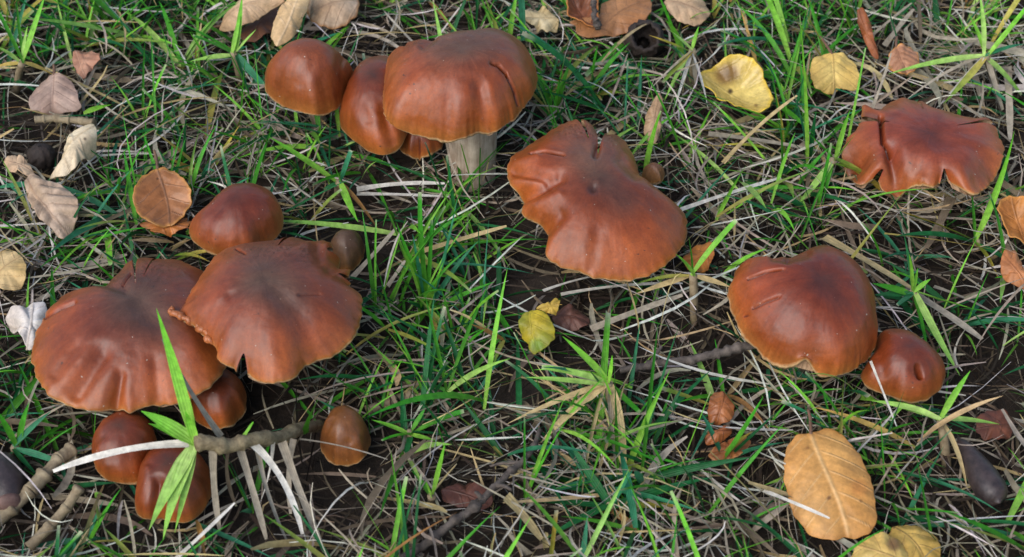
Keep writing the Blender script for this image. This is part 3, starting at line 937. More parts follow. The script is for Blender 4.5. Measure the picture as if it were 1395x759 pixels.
leaf("brown curled leaf with bright orange rim, beside the hollow acorn cup",
     [(769,-10),(800,-14),(815,2),(816,28),(810,38),(800,34),(786,26),(773,18)], 0.019, (16, 8), [(812,36),(780,-8)], -4, (138, 84, 50), (122, 70, 42), (96, 60, 40), 5, 0.4, 0.5, edge=(198, 124, 60), seed=8)
leaf("broad light brown leaf lying beneath the bright-rimmed curled leaf",
     [(772,30),(790,40),(815,30),(820,5),(850,-8),(885,-5),(889,15),(878,32),(860,44),(845,46),(826,48),(800,54),(785,50)], 0.014, (12, 0), [(816,42),(880,0)], 2, (176, 124, 80), (160, 106, 62), (140, 96, 60), 5, 0.3, 0.35, seed=9)
leaf("pale grey-tan leaf beside the hollow blackened acorn cup",
     [(904,2),(918,-8),(945,-10),(962,4),(968,18),(960,32),(946,38),(928,30),(912,18)], 0.013, (14, 4), None, 1.5, (196, 164, 128), (180, 146, 110), (160, 120, 90), 5, 0.4, 0.15, seed=10)
leaf("long curled beige leaf with a dark pointed stalk end",
     [(296,36),(306,20),(320,8),(340,-4),(372,-10),(392,2),(368,12),(352,26),(336,36),(318,42),(304,42)], 0.020, (16, -12), [(297,34),(385,-4)], 5, (206, 172, 134), (188, 150, 110), (170, 134, 100), 5, 0.4, 0.15,
     [(297, 34), (290, 38), (284, 44)], seed=11)
leaf("dark brown leaf in shade between two beige curled leaves",
     [(326,50),(332,38),(350,24),(366,10),(378,8),(376,30),(368,46),(350,56),(334,58)], 0.012, (10, 0), None, 1, (128, 84, 58), (100, 64, 44), (110, 74, 50), 5, 0.3, 0.1, seed=12)
leaf("smooth beige narrow leaf leaning against the dented dome mushroom",
     [(370,50),(374,28),(384,8),(398,-8),(424,-8),(418,14),(408,34),(400,52),(390,60),(378,66),(374,62)], 0.021, (22, 6), [(376,64),(412,-6)], 3, (214, 180, 132), (198, 160, 112), (220, 190, 150), 3, 0.2, 0.2, seed=13)
leaf("rounded whitish-tan leaf behind the dented dome mushroom",
     [(418,10),(424,-10),(450,-14),(482,-12),(490,4),(486,22),(474,34),(458,40),(436,38),(422,26)], 0.016, (20, 0), None, 4, (190, 166, 140), (170, 136, 100), (160, 126, 96), 4, 0.3, 0.2, edge=(160, 112, 66), seed=14)
leaf("crumpled cream scrap of leaf behind the big flat-topped mushroom",
     [(712,22),(720,12),(734,10),(748,20),(762,28),(758,40),(744,44),(730,38),(716,34)], 0.014, (16, 0), None, 2, (212, 192, 150), (196, 168, 116), (190, 160, 110), 3, 0.5, 0.1, wave=2, seed=15)
leaf("grey-brown pointed leaf beside the pinkish-tan jointed runner",
     [(40,140),(46,125),(58,110),(72,100),(84,102),(98,112),(106,128),(111,146),(104,152),(84,154),(60,155),(44,152)], 0.014, (22, -4), [(73,101),(74,153)], 2, (174, 146, 128), (156, 126, 108), (140, 108, 90), 4, 0.35, 0.15,
     [(73, 102), (74, 94), (73, 88)], seed=16)
leaf("small pinkish-brown leaf among grass by the grey-brown pointed leaf",
     [(101,72),(110,69),(124,71),(136,75),(139,84),(128,90),(120,100),(114,108),(106,100),(100,88)], 0.013, (16, -6), [(103,72),(118,104)], 1, (180, 132, 104), (170, 118, 90), (196, 156, 130), 4, 0.4, 0.1, seed=17)
cW = lambda p: crop(0, 152, 4.993, p)
leaf("twisted cream-white shiny leaf beside the lobed grey oak leaf",
     cW([(640,85),(655,130),(658,200),(640,270),(600,310),(540,350),(520,410),(440,450),(330,440),(350,400),(400,350),(440,270),(460,190),(510,140),(580,105)]), 0.018, (18, 10), cW([(640,90),(340,430)]), 4,
     (232, 212, 176), (214, 188, 150), (200, 170, 130), 3, 0.4, 0.6, wave=1.6, seed=18, spots=[(cW([(577,190)]), 2, (60, 44, 36), 0.8)])
leaf("grey-beige oak leaf with deep rounded ribs, on straw near the cream leaf",
     [(33,245),(40,237),(54,240),(66,247),(80,250),(95,262),(107,278),(109,292),(100,306),(94,318),(84,324),(70,310),(52,298),(42,280),(36,262)], 0.016, (14, 6), [(36,240),(92,322)], 3,
     (190, 164, 140), (170, 142, 114), (150, 118, 90), 6, 1.6, 0.3, seed=19, wave=1.2)
leaf("small beige scrap of leaf at the oak leaf's stalk end",
     [(5,222),(10,214),(20,212),(32,216),(41,226),(46,236),(38,240),(24,236),(12,232)], 0.013, (8, 0), None, 1, (208, 176, 140), (196, 160, 124), (180, 140, 110), 3, 0.3, 0.1, seed=20)
leaf("round glossy brown leaf with a dark forked midrib, near the smooth reddish mushroom",
     [(181,272),(184,254),(194,240),(208,230),(222,226),(238,232),(252,246),(262,262),(262,276),(252,292),(238,304),(224,309),(208,307),(194,298),(184,286)], 0.017, (16, 0), [(216,226),(230,306)], -1.5,
     (166, 112, 70), (142, 88, 46), (104, 76, 56), 4, 0.5, 0.55, [(216, 228), (213, 215), (210, 205)], edge=(186, 128, 64), seed=21)
leaf("orange-brown leaf rim showing beneath the round glossy brown leaf",
     [(188,306),(205,312),(225,313),(245,306),(258,292),(264,300),(256,313),(238,319),(215,320),(196,316)], 0.011, (10, 0), None, 1, (188, 116, 56), (160, 96, 46), (150, 90, 50), 3, 0.2, 0.3, seed=22)
leaf("pale yellow round leaf lying on straw near a white crumpled leaf",
     [(-20,355),(-5,343),(14,342),(30,350),(37,366),(35,382),(24,392),(8,396),(-15,394)], 0.014, (10, 0), None, 2, (216, 184, 130), (202, 166, 104), (190, 150, 100), 4, 0.3, 0.15, seed=23)
leaf("white crumpled leaf scrap against the fluted mushroom's edge",
     [(8,430),(16,420),(30,424),(44,416),(60,412),(66,430),(62,455),(50,480),(40,484),(32,468),(26,452),(14,442)], 0.015, (14, 10), None, 3, (226, 218, 208), (206, 190, 176), (190, 170, 150), 3, 0.6, 0.2, wave=2.2, seed=24)
leaf("narrow beige leaf standing in grass behind the fan-shaped mushroom",
     [(878,182),(880,160),(888,140),(897,126),(902,138),(901,160),(898,180),(892,196),(884,194)], 0.018, (40, 8), [(898,127),(886,194)], 2, (190, 158, 122), (174, 138, 102), (150, 116, 84), 4, 0.3, 0.15, seed=25)
cG = lambda p: crop(680, 390, 6.9, p)
leaf("curled yellow-green leaf glowing in the dark gap below the fan-shaped mushroom",
     cG([(190,350),(220,280),(290,230),(370,228),(440,255),(490,330),(525,420),(515,500),(460,570),(400,610),(330,640),(290,600),(280,540),(220,480)]), 0.014, (24, -10), cG([(300,240),(340,630)]), 1.8, (196, 168, 44), (140, 140, 40), (190, 170, 60), 3, 0.4, 0.3, seed=26,
     spots=[(cG([(350,560)]), 10, (110, 150, 50), 0.7)])
leaf("small yellow leaf flake touching the curled yellow-green leaf",
     cG([(345,205),(400,180),(460,160),(530,120),(575,150),(550,220),(530,262),(470,255),(410,235)]), 0.016, (20, 6), None, 1, (204, 172, 70), (186, 150, 60), (190, 150, 70), 3, 0.3, 0.2, seed=27)
leaf("dark reddish-brown leaf in the gap beside the yellow-green leaf",
     cG([(500,290),(560,230),(660,200),(760,230),(850,310),(830,390),(740,420),(640,430),(560,410)]), 0.009, (8, 0), None, 2, (112, 72, 56), (92, 58, 46), (80, 50, 40), 4, 0.4, 0.2, seed=28)
cB = lambda p: crop(940, 510, 5.42, p)
leaf("glossy orange-brown leaf in the grass beside the large tan leaf, uppermost of three",
     cB([(135,230),(150,170),(190,130),(240,125),(290,170),(320,240),(320,300),(280,360),(200,370),(150,350),(135,290)]), 0.012, (20, 0), None, 2, (170, 104, 56), (146, 84, 44), (130, 80, 50), 3, 0.3, 0.6, seed=29)
leaf("rolled orange-brown leaf with dark lip, middle of three near the large tan leaf",
     cB([(108,480),(140,435),(220,410),(310,405),(300,440),(240,480),(170,515),(120,515)]), 0.012, (10, 0), None, 2.5, (166, 98, 54), (150, 86, 46), (90, 44, 32), 3, 0.3, 0.5, seed=30)
leaf("flat orange-brown leaf with pale rim, lowest of three near the large tan leaf",
     cB([(135,600),(180,545),(300,490),(420,450),(450,480),(420,570),(340,630),(240,645),(160,640)]), 0.009, (6, 0), None, 1, (172, 106, 58), (150, 88, 46), (130, 80, 50), 3, 0.3, 0.3, edge=(190, 130, 80), seed=31)
leaf("orange-brown cupped leaf beyond the green shoot at the torn flat mushroom",
     [(1358,285),(1362,272),(1375,266),(1392,264),(1410,270),(1412,320),(1398,334),(1388,326),(1376,324),(1368,308)], 0.018, (22, -6), None, -4, (186, 124, 62), (166, 104, 50), (150, 96, 50), 4, 0.4, 0.3, edge=(204, 138, 66), seed=32)
leaf("smaller folded orange-brown leaf next to the orange-brown cupped leaf",
     [(1363,358),(1368,342),(1384,340),(1388,350),(1392,366),(1404,382),(1400,394),(1386,390),(1372,384),(1364,372)], 0.016, (18, -8), None, 2, (188, 124, 76), (170, 106, 60), (150, 90, 50), 3, 0.3, 0.2, seed=33)
leaf("dark red-brown leaf in the grass by the long dark acorn",
     [(1330,570),(1345,560),(1368,562),(1382,576),(1378,594),(1360,602),(1340,598),(1330,588)], 0.008, (8, 0), None, 1, (120, 70, 48), (98, 56, 40), (80, 50, 36), 3, 0.3, 0.3, seed=34)
leaf("orange-brown leaf half hidden between the fan-shaped mushroom and glossy dome",
     [(930,352),(945,338),(965,330),(974,332),(972,350),(964,366),(950,372),(936,370)], 0.012, (12, 0), None, 1, (190, 120, 50), (170, 100, 44), (150, 90, 40), 3, 0.3, 0.2, seed=35)
leaf("dark brown leaf under straw along the grey twig",
     [(600,668),(622,660),(648,660),(668,668),(672,684),(655,694),(625,692),(604,684)], 0.007, (6, 0), None, 1, (104, 62, 46), (86, 50, 38), (80, 48, 36), 3, 0.3, 0.3, seed=36)

def band(px, zs, hw):
    px = np.asarray(px, float)
    for (a, b), (za, zb) in zip(zip(px[:-1], px[1:]), zip(zs[:-1], zs[1:])):
        d = b - a
        d = np.array([-d[1], d[0]]) / (np.linalg.norm(d) + 1e-9) * hw
        OCC.append((fill_mask([a + d, b + d, b - d, a - d]), W((a + b) / 2, (za + zb) / 2), np.array([0, 0, 1.0])))

# ------------------------------------------------------------------ acorns, twigs
def lathe(A, B, prof, seg=28, squash=1.0):
    """solid of revolution from A to B; prof = [(t, r)]"""
    prof = np.array(prof, float)
    ax = B - A; L = np.linalg.norm(ax); ax = ax / L
    u = np.cross(ax, [0, 0, 1.0]); u /= np.linalg.norm(u)
    v = np.cross(u, ax)
    t = np.linspace(0, 1, 30)
    r = np.interp(t, prof[:, 0], prof[:, 1])
    an = np.linspace(0, 2 * math.pi, seg, endpoint=False)
    V = np.concatenate([A + ax * L * q + np.cos(an)[:, None] * u * rr + np.sin(an)[:, None] * v * rr * squash for q, rr in zip(t, r)])
    return V, grid_faces(30, seg, True).tolist() + [list(range(seg))[::-1], list(range(29 * seg, 30 * seg))]

def ell(n=16):
    return [(t, math.sqrt(max(0.0, 1 - (2 * t - 1) ** 2))) for t in np.linspace(0, 1, n)]

def acorn(label, pa, pb, z, rmm, end=None, prof=None):
    A, B = W(np.array(pa, float), z), W(np.array(pb, float), z)
    base = (A + B) / 2
    base[2] = 0
    root = empty("acorn", base, label, "acorn")
    pr = prof or [(t, r) for t, r in ell()]
    V, f = lathe(A, B, [(t, r * rmm * 0.001) for t, r in pr])
    obj("shell", mesh_np("shell", V - base, f), M_ACORN, root)
    if end:
        d = (B - A)
        V, f = lathe(A + d * 0.80, A + d * 1.03, [(t, r * rmm * 0.00066) for t, r in ell()])
        obj("scar", mesh_np("scar", V - base, f), M_ACORNCAP, root)
    else:
        d = (B - A)
        V, f = lathe(A - d * 0.03, A + d * 0.06, [(0, 0.0002), (0.5, 0.0007), (1, 0.0012)])
        obj("tip", mesh_np("tip", V - base, f), M_ACORN, root)
    OCC.append((fill_mask([(pa[0] - 12, pa[1]), (pa[0] + 12, pa[1] - 6), (pb[0] + 20, pb[1] - 10), (pb[0] + 6, pb[1] + 8), (pb[0] - 22, pb[1])]), base + np.array([0, 0, z]), np.array([0, 0, 1.0])))
    return root
acorn("long dark purplish acorn lying in grass near the pitted mushroom", (1306, 598), (1362, 686), 0.010, 4.9,
      prof=[(0, 0.02), (0.04, 0.28), (0.15, 0.52), (0.35, 0.75), (0.6, 0.95), (0.78, 1.0), (0.9, 0.86), (0.97, 0.5), (1, 0.05)])
acorn("dark acorn with reddish scar end, by the knotted straw runner", (2, 620), (14, 692), 0.009, 6.0, end=True)

def nut(label, px, z, r_, hollow, name, cat):
    C = W(np.array(px, float), z)
    base = C.copy(); base[2] = 0
    root = empty(name, base, label, cat)
    nt_, ns = 40, 20
    th = np.linspace(0, 2 * math.pi, nt_, endpoint=False)
    rg = np.random.default_rng(int(px[0]))
    V = []
    ax = np.array([0, -0.6, 0.8]) if hollow else np.array([0, 0, 1.0])
    u = np.array([1.0, 0, 0]); v = np.cross(ax, u)
    prof = [(math.sin(t) * r_, -math.cos(t) * r_) for t in np.linspace(0.05, math.pi * (0.72 if hollow else 0.98), ns)]
    if hollow:
        prof += [(p[0] * 0.8, p[1] * 0.8 + 0.0008) for p in prof[::-1][:ns - 3]]
    for k_, (a_, b_) in enumerate(prof):
        jit = 1 + 0.05 * smooth_noise(nt_, (7, 11, 13), (1, 1, 1), k_ // 2)
        V.append(C + ax * b_ + (np.cos(th) * a_ * jit)[:, None] * u + (np.sin(th) * a_ * jit)[:, None] * v)
    V = np.concatenate(V)
    obj("shell", mesh_np("shell", V - base, grid_faces(len(prof), nt_, True).tolist() + [list(range(nt_))[::-1], list(range((len(prof) - 1) * nt_, len(prof) * nt_))]), M_DARK, root)
    kn, kf = tube([C - ax * r_ * 1.25, C - ax * r_ * 0.8], [0.0008, 0.0014], 8)
    obj("knob", mesh_np("knob", kn - base, kf), M_DARK, root)
    q = px; rr = r_ / 0.00033
    OCC.append((fill_mask([(q[0] - rr, q[1]), (q[0], q[1] - rr), (q[0] + rr, q[1]), (q[0], q[1] + rr)]), C, np.array([0, 0, 1.0])))
nut("hollow blackened acorn cup in the grass under the pale grey-tan leaf", (878, 54), 0.010, 0.0078, True, "acorn_cup", "acorn cup")
nut("round dark acorn in the shadows beside the oak leaf", (57, 214), 0.007, 0.0052, False, "round_acorn", "acorn")

def twig(label, px, zs, r0, r1, seed, sides=(), mat=None, name="twig", knots=True, cat="twig"):
    pts = [W(np.array(p, float), z) for p, z in zip(px, zs)]
    P = spline(pts, 70)
    rg = np.random.default_rng(seed)
    P += np.cumsum(rg.normal(0, 0.00018, P.shape), 0) * np.sin(np.linspace(0, math.pi, 70))[:, None]
    t = np.linspace(0, 1, 70)
    r = r0 + (r1 - r0) * t
    if knots:
        for c_ in rg.uniform(0.05, 0.95, 7):
            r = r * (1 + 0.55 * np.exp(-((t - c_) / 0.012) ** 2))
    base = pts[0].copy(); base[2] = 0
    root = empty(name, base, label, cat)
    V, f = tube(P, r, 10, seed, 0.12)
    band(px, zs, 5)
    st = obj("shaft", mesh_np("shaft", V - base, f), mat or M_BARK, root)
    for tt, dpx, dz in sides:
        i = int(tt * 69)
        q = proj(P[i][None])[0] + np.array(dpx)
        E = W(q, P[i][2] + dz)
        V, f = tube(spline([P[i], (P[i] + E) / 2 + np.array([0, 0, 0.001]), E], 14), np.linspace(r[i] * 0.8, r[i] * 0.4, 14), 8, seed + i, 0.12)
        obj("side_twig", mesh_np("side_twig", V - base, f), mat or M_BARK, root)
    return root
twig("long dark lichen-grey twig slanting up through the straw, forked near the middle", [(548, 762), (600, 725), (650, 690), (690, 650), (722, 618), (736, 585)], [0.006, 0.010, 0.013, 0.014, 0.014, 0.013], 0.0014, 0.0008, 3,
     sides=[(0.55, (22, 6), 0.002), (0.72, (-42, 4), -0.003), (0.45, (-10, -12), 0.002)])
twig("short grey-brown stick poking out beneath the cracked glossy mushroom", [(845, 505), (900, 493), (960, 480), (1035, 468)], [0.008, 0.012, 0.015, 0.016], 0.0011, 0.0015, 5, sides=[(0.3, (14, -24), 0.004)])
twig("thin dark twig standing upright in grass under the far leaves", [(815, 40), (812, 20), (808, -6)], [0.017, 0.021, 0.023], 0.0012, 0.0009, 9)

def runner(label, px, zs, r, seed, name="grass_runner"):
    """a jointed creeping grass stem: each segment its own part"""
    pts = [W(np.array(p, float), z) for p, z in zip(px, zs)]
    base = pts[0].copy(); base[2] = 0
    root = empty(name, base, label, "grass runner")
    if zs[0] > 0.004:
        band(px, zs, 7)
    rg = np.random.default_rng(seed)
    for a, b in zip(pts[:-1], pts[1:]):
        P = a + (b - a) * np.linspace(-0.02, 1.02, 12)[:, None]
        t = np.linspace(0, 1, 12)
        rr = r * rg.uniform(0.85, 1.15) * (0.82 + 0.25 * np.exp(-((t - 0.9) / 0.12) ** 2) + 0.12 * np.exp(-(t / 0.1) ** 2))
        V, f = tube(P, rr, 12, seed, 0.06)
        obj("segment", mesh_np("segment", V - base, f), M_RUNNER, root)
    return root
runner("pinkish-tan jointed runner lying by the grey-brown pointed leaf", [(48, 163), (62, 162), (78, 161), (96, 163), (112, 165), (128, 168)], [0.013] * 6, 0.0018, 2)
runner("thick knotted tan runner angling up beside the button mushrooms", [(-8, 712), (18, 690), (42, 668), (62, 645), (80, 625), (98, 612)], [0.006, 0.008, 0.010, 0.011, 0.011, 0.010], 0.0024, 4)
runner("thick dead straw stalk with broken ends near the dark acorn", [(40, 745), (70, 715), (92, 690), (108, 664)], [0.006, 0.009, 0.012, 0.016], 0.0019, 6)
runner("old tan runner half buried in straw past the small ochre mushroom", [(500, 560), (530, 548), (562, 540), (600, 540)], [0.003, 0.0035, 0.0035, 0.003], 0.0022, 8)

# ------------------------------------------------------------------ blades of grass and straw
PAL = {  # base, tip colours (photograph-like greens and dry tones)
    'g': ((90, 152, 44), (54, 152, 34)), 'b': ((152, 200, 78), (104, 192, 44)), 'd': ((38, 104, 50), (32, 106, 56)),
    'u': ((56, 126, 84), (52, 132, 92)), 'l': ((176, 204, 112), (138, 196, 76)), 'y': ((178, 158, 84), (184, 150, 78)),
    't': ((188, 164, 114), (198, 174, 124)), 's': ((162, 148, 126), (178, 166, 146)), 'w': ((204, 196, 180), (226, 220, 208)),
    'm': ((50, 40, 32), (64, 52, 40)), 'o': ((164, 122, 70), (156, 112, 62)), 'k': ((104, 90, 72), (124, 108, 88)), 'gy': ((90, 140, 44), (206, 170, 70)), 'yg': ((196, 172, 90), (96, 150, 50)),  # first pair: rotted straw, darkened further to deepen the gaps
}

def blades(p0, p1, p2, width, roll, twist, kind, cbase, ctip, S=7, fold=0.18, cut=None):
    """vectorised ribbons along quadratic curves; returns V, F, tint, across"""
    n = len(p0)
    t = np.linspace(0, 1, S + 1)
    B = ((1 - t) ** 2)[None, :, None] * p0[:, None] + (2 * t * (1 - t))[None, :, None] * p1[:, None] + (t ** 2)[None, :, None] * p2[:, None]
    T = (2 * (1 - t))[None, :, None] * (p1 - p0)[:, None] + (2 * t)[None, :, None] * (p2 - p1)[:, None]
    T = T / (np.linalg.norm(T, axis=2, keepdims=True) + 1e-9)
    up = np.zeros_like(T); up[..., 2] = 1; up[..., 0] = 0.05
    side = np.cross(T, up)
    side /= np.linalg.norm(side, axis=2, keepdims=True) + 1e-9
    nor = np.cross(side, T)
    ang = roll[:, None] + twist[:, None] * t[None]
    sd = side * np.cos(ang)[..., None] + nor * np.sin(ang)[..., None]
    nn = nor * np.cos(ang)[..., None] - side * np.sin(ang)[..., None]
    if kind == 'leafy':
        tip = np.ones(n) if cut is None else 1 - cut
        prof = np.clip(0.55 + 1.8 * t, 0, 1)[None] * (1 - tip[:, None] * np.clip((t[None] - 0.35) / 0.65, 0, 1) ** 1.7 * 0.97)
    elif kind == 'strip':
        prof = np.tile((0.88 + 0.12 * np.cos(t * 8)) * (1 - 0.55 * t ** 3), (n, 1))
    else:
        prof = np.tile(np.clip(0.45 + 3 * t, 0, 1) * np.clip(0.25 + 2.2 * (1 - t), 0, 1), (n, 1))
    hw = 0.5 * width[:, None] * prof
    Lf = B - sd * hw[..., None]
    Rt = B + sd * hw[..., None]
    Md = B - nn * (fold * width[:, None] * prof)[..., None]
    V = np.stack([Lf, Md, Rt], 2).reshape(-1, 3)
    cc = cbase[:, None] * (1 - t[None, :, None]) + ctip[:, None] * t[None, :, None]
    if cut is not None:
        k_ = (t[None] > 0.93) * cut[:, None]
        cc = cc * (1 - k_[..., None]) + lin((196, 190, 160)) * k_[..., None]
    cc = np.repeat(cc[:, :, None], 3, 2).reshape(-1, 3)
    ac = np.tile(np.array([-0.5, 0, 0.5]), n * (S + 1))
    g = np.arange(S)[:, None] * 3 + np.arange(2)[None]
    q = np.stack([g, g + 1, g + 4, g + 3], -1).reshape(-1, 4)
    Fa = (np.arange(n)[:, None, None] * (3 * (S + 1)) + q[None]).reshape(-1, 4)
    return V, Fa, cc, ac

def bez_mid(a, b, arch, side=0.0):
    m_ = (a + b) / 2
    L = np.linalg.norm(b - a)
    d = np.cross(b - a, [0, 0, 1.0])
    d = d / (np.linalg.norm(d) + 1e-9)
    return m_ + np.array([0, 0, arch * L]) + d * side * L

def tip_z(a, b, z0):
    """height of a blade's tip: blades that climb the picture mostly rise"""
    dy = a[1] - b[1]
    return max(0.004, z0 + (0.62 * dy if dy > 0 else 0.12 * dy) * 0.00036)

def one_blade(parent, base, A, B, wmm, key, arch=0.12, side=0.0, name="blade", rnd=None, roll=None, kind='leafy'):
    r = rnd or random
    cb, ct = [lin(c_) * r.uniform(0.85, 1.1) for c_ in PAL[key]]
    mid_ = bez_mid(A, B, arch, side)
    dead = key in 'tswkoy'
    V, Fa, cc, ac = blades(A[None], mid_[None], B[None], np.array([wmm * 0.001]), np.array([r.uniform(-0.5, 0.5) if roll is None else roll]), np.array([r.uniform(-0.7, 0.7)]),
                           kind, cb[None], ct[None], S=12, fold=0.2, cut=np.array([0.7 if r.random() < 0.2 else 0.0]))
    return obj(name, mesh_np(name, V - base, Fa, {"tint": ('FLOAT_COLOR', cc), "across": ('FLOAT', ac)}), M_STRAW if dead else M_GREEN, parent)

def shoot(label, hub, z, foot, bl, seed, stem_r=0.0014, stem_key=M_RUNNER, name="grass_shoot"):
    """a grass shoot: stem plus blades; bl = [(tip px, width mm, colour, z or None, arch)]"""
    r = random.Random(seed)
    H_ = W(np.array(hub, float), z)
    Fo = W(np.array(foot, float), 0.0) if foot is not None else H_ * np.array([1, 1, 0]) + np.array([r.uniform(-.004, .004), 0.004, 0])
    base = Fo.copy()
    root = empty(name, base, label, "grass")
    V, f = tube(spline([Fo, (Fo + H_) / 2 + np.array([0, 0, 0.001]), H_], 10), np.linspace(stem_r * 1.1, stem_r, 10), 8, seed, 0.06)
    obj("stem", mesh_np("stem", V - base, f), stem_key, root)
    for q in bl:
        tip, wm, key = q[0], q[1], q[2]
        zt = q[3] if len(q) > 3 and q[3] is not None else tip_z(hub, tip, z)
        ar = q[4] if len(q) > 4 else r.uniform(0.05, 0.16)
        B = W(np.array(tip, float), zt)
        wm *= 0.88
        one_blade(root, base, H_ + np.array([r.uniform(-1, 1), r.uniform(-1, 1), r.uniform(-1, 0.5)]) * 0.0008, B, wm, key, ar, r.uniform(-0.06, 0.06), rnd=r)
    return root

# the creeping shoot that crosses the button mushrooms
def creeping_shoot():
    r = random.Random(5)
    zc = 0.034
    hub = (266, 604)
    Hb = W(np.array(hub, float), zc)
    line = [hub, (300, 606), (335, 602), (370, 596), (402, 588), (438, 577)]
    zz = [zc, 0.032, 0.029, 0.024, 0.015, 0.003]
    pts = [W(np.array(p, float), z) for p, z in zip(line, zz)]
    base = pts[-1].copy(); base[2] = 0
    root = empty("creeping_grass_shoot", base, "thick brown-green creeping runner with bright fresh shoot and dangling dead blades", "grass runner")
    band(line, zz, 10)
    P = spline(pts, 40)
    t = np.linspace(0, 1, 40)
    rr = 0.0023 * (0.95 - 0.15 * t + sum(0.28 * np.exp(-((t - q_) / 0.022) ** 2) for q_ in (0.04, 0.2, 0.36, 0.55, 0.78)))
    P += np.array([0, 0, 1.0]) * (0.0008 * np.sin(t * 17))[:, None]
    V, f = tube(P, rr, 14, 2, 0.1)
    obj("stem", mesh_np("stem", V - base, f), mat_simple("runner_stem", (0.10, 0.065, 0.03), (0.40, 0.31, 0.17), 330, 0.65, 0.8, 0.0012), root)
    for tip, wm, key, z_, ar in [((213, 420), 3.6, 'b', 0.070, 0.02), ((192, 560), 4.0, 'b', 0.041, 0.06), ((202, 577), 3.0, 'b', 0.038, 0.05), ((203, 722), 4.6, 'l', 0.016, 0.12),
                                 ((222, 735), 4.2, 'l', 0.014, 0.14), ((238, 726), 2.6, 'l', 0.014, 0.1), ((252, 560), 2.6, 'b', 0.045, 0.02)]:
        one_blade(root, base, Hb, W(np.array(tip, float), z_), wm, key, ar, r.uniform(-0.05, 0.05), rnd=r, roll=0.2)
    for a, tip, wm, key, z0, z_ in [((258, 604), (72, 642), 2.6, 'w', zc, 0.020), ((302, 596), (221, 462), 3.2, 's', 0.032, 0.058), ((290, 612), (299, 722), 2.6, 's', 0.031, 0.006),
                                    ((326, 608), (363, 735), 2.6, 's', 0.029, 0.006), ((344, 604), (412, 728), 2.4, 'w', 0.028, 0.008), ((384, 602), (442, 752), 2.8, 's', 0.024, 0.006),
                                    ((400, 598), (396, 700), 2.2, 's', 0.02, 0.004), ((350, 604), (395, 745), 2.0, 's', 0.027, 0.006), ((415, 590), (432, 545), 2.4, 'g', 0.012, 0.03), ((312, 610), (322, 690), 1.6, 'k', 0.028, 0.006), ((372, 602), (352, 690), 1.4, 'w', 0.024, 0.006), ((330, 598), (345, 575), 1.8, 'b', 0.03, 0.034)]:
        one_blade(root, base, W(np.array(a, float), z0), W(np.array(tip, float), z_), wm, key, 0.07, r.uniform(-0.16, 0.16), name="dead_blade", rnd=r, kind='strip')
creeping_shoot()

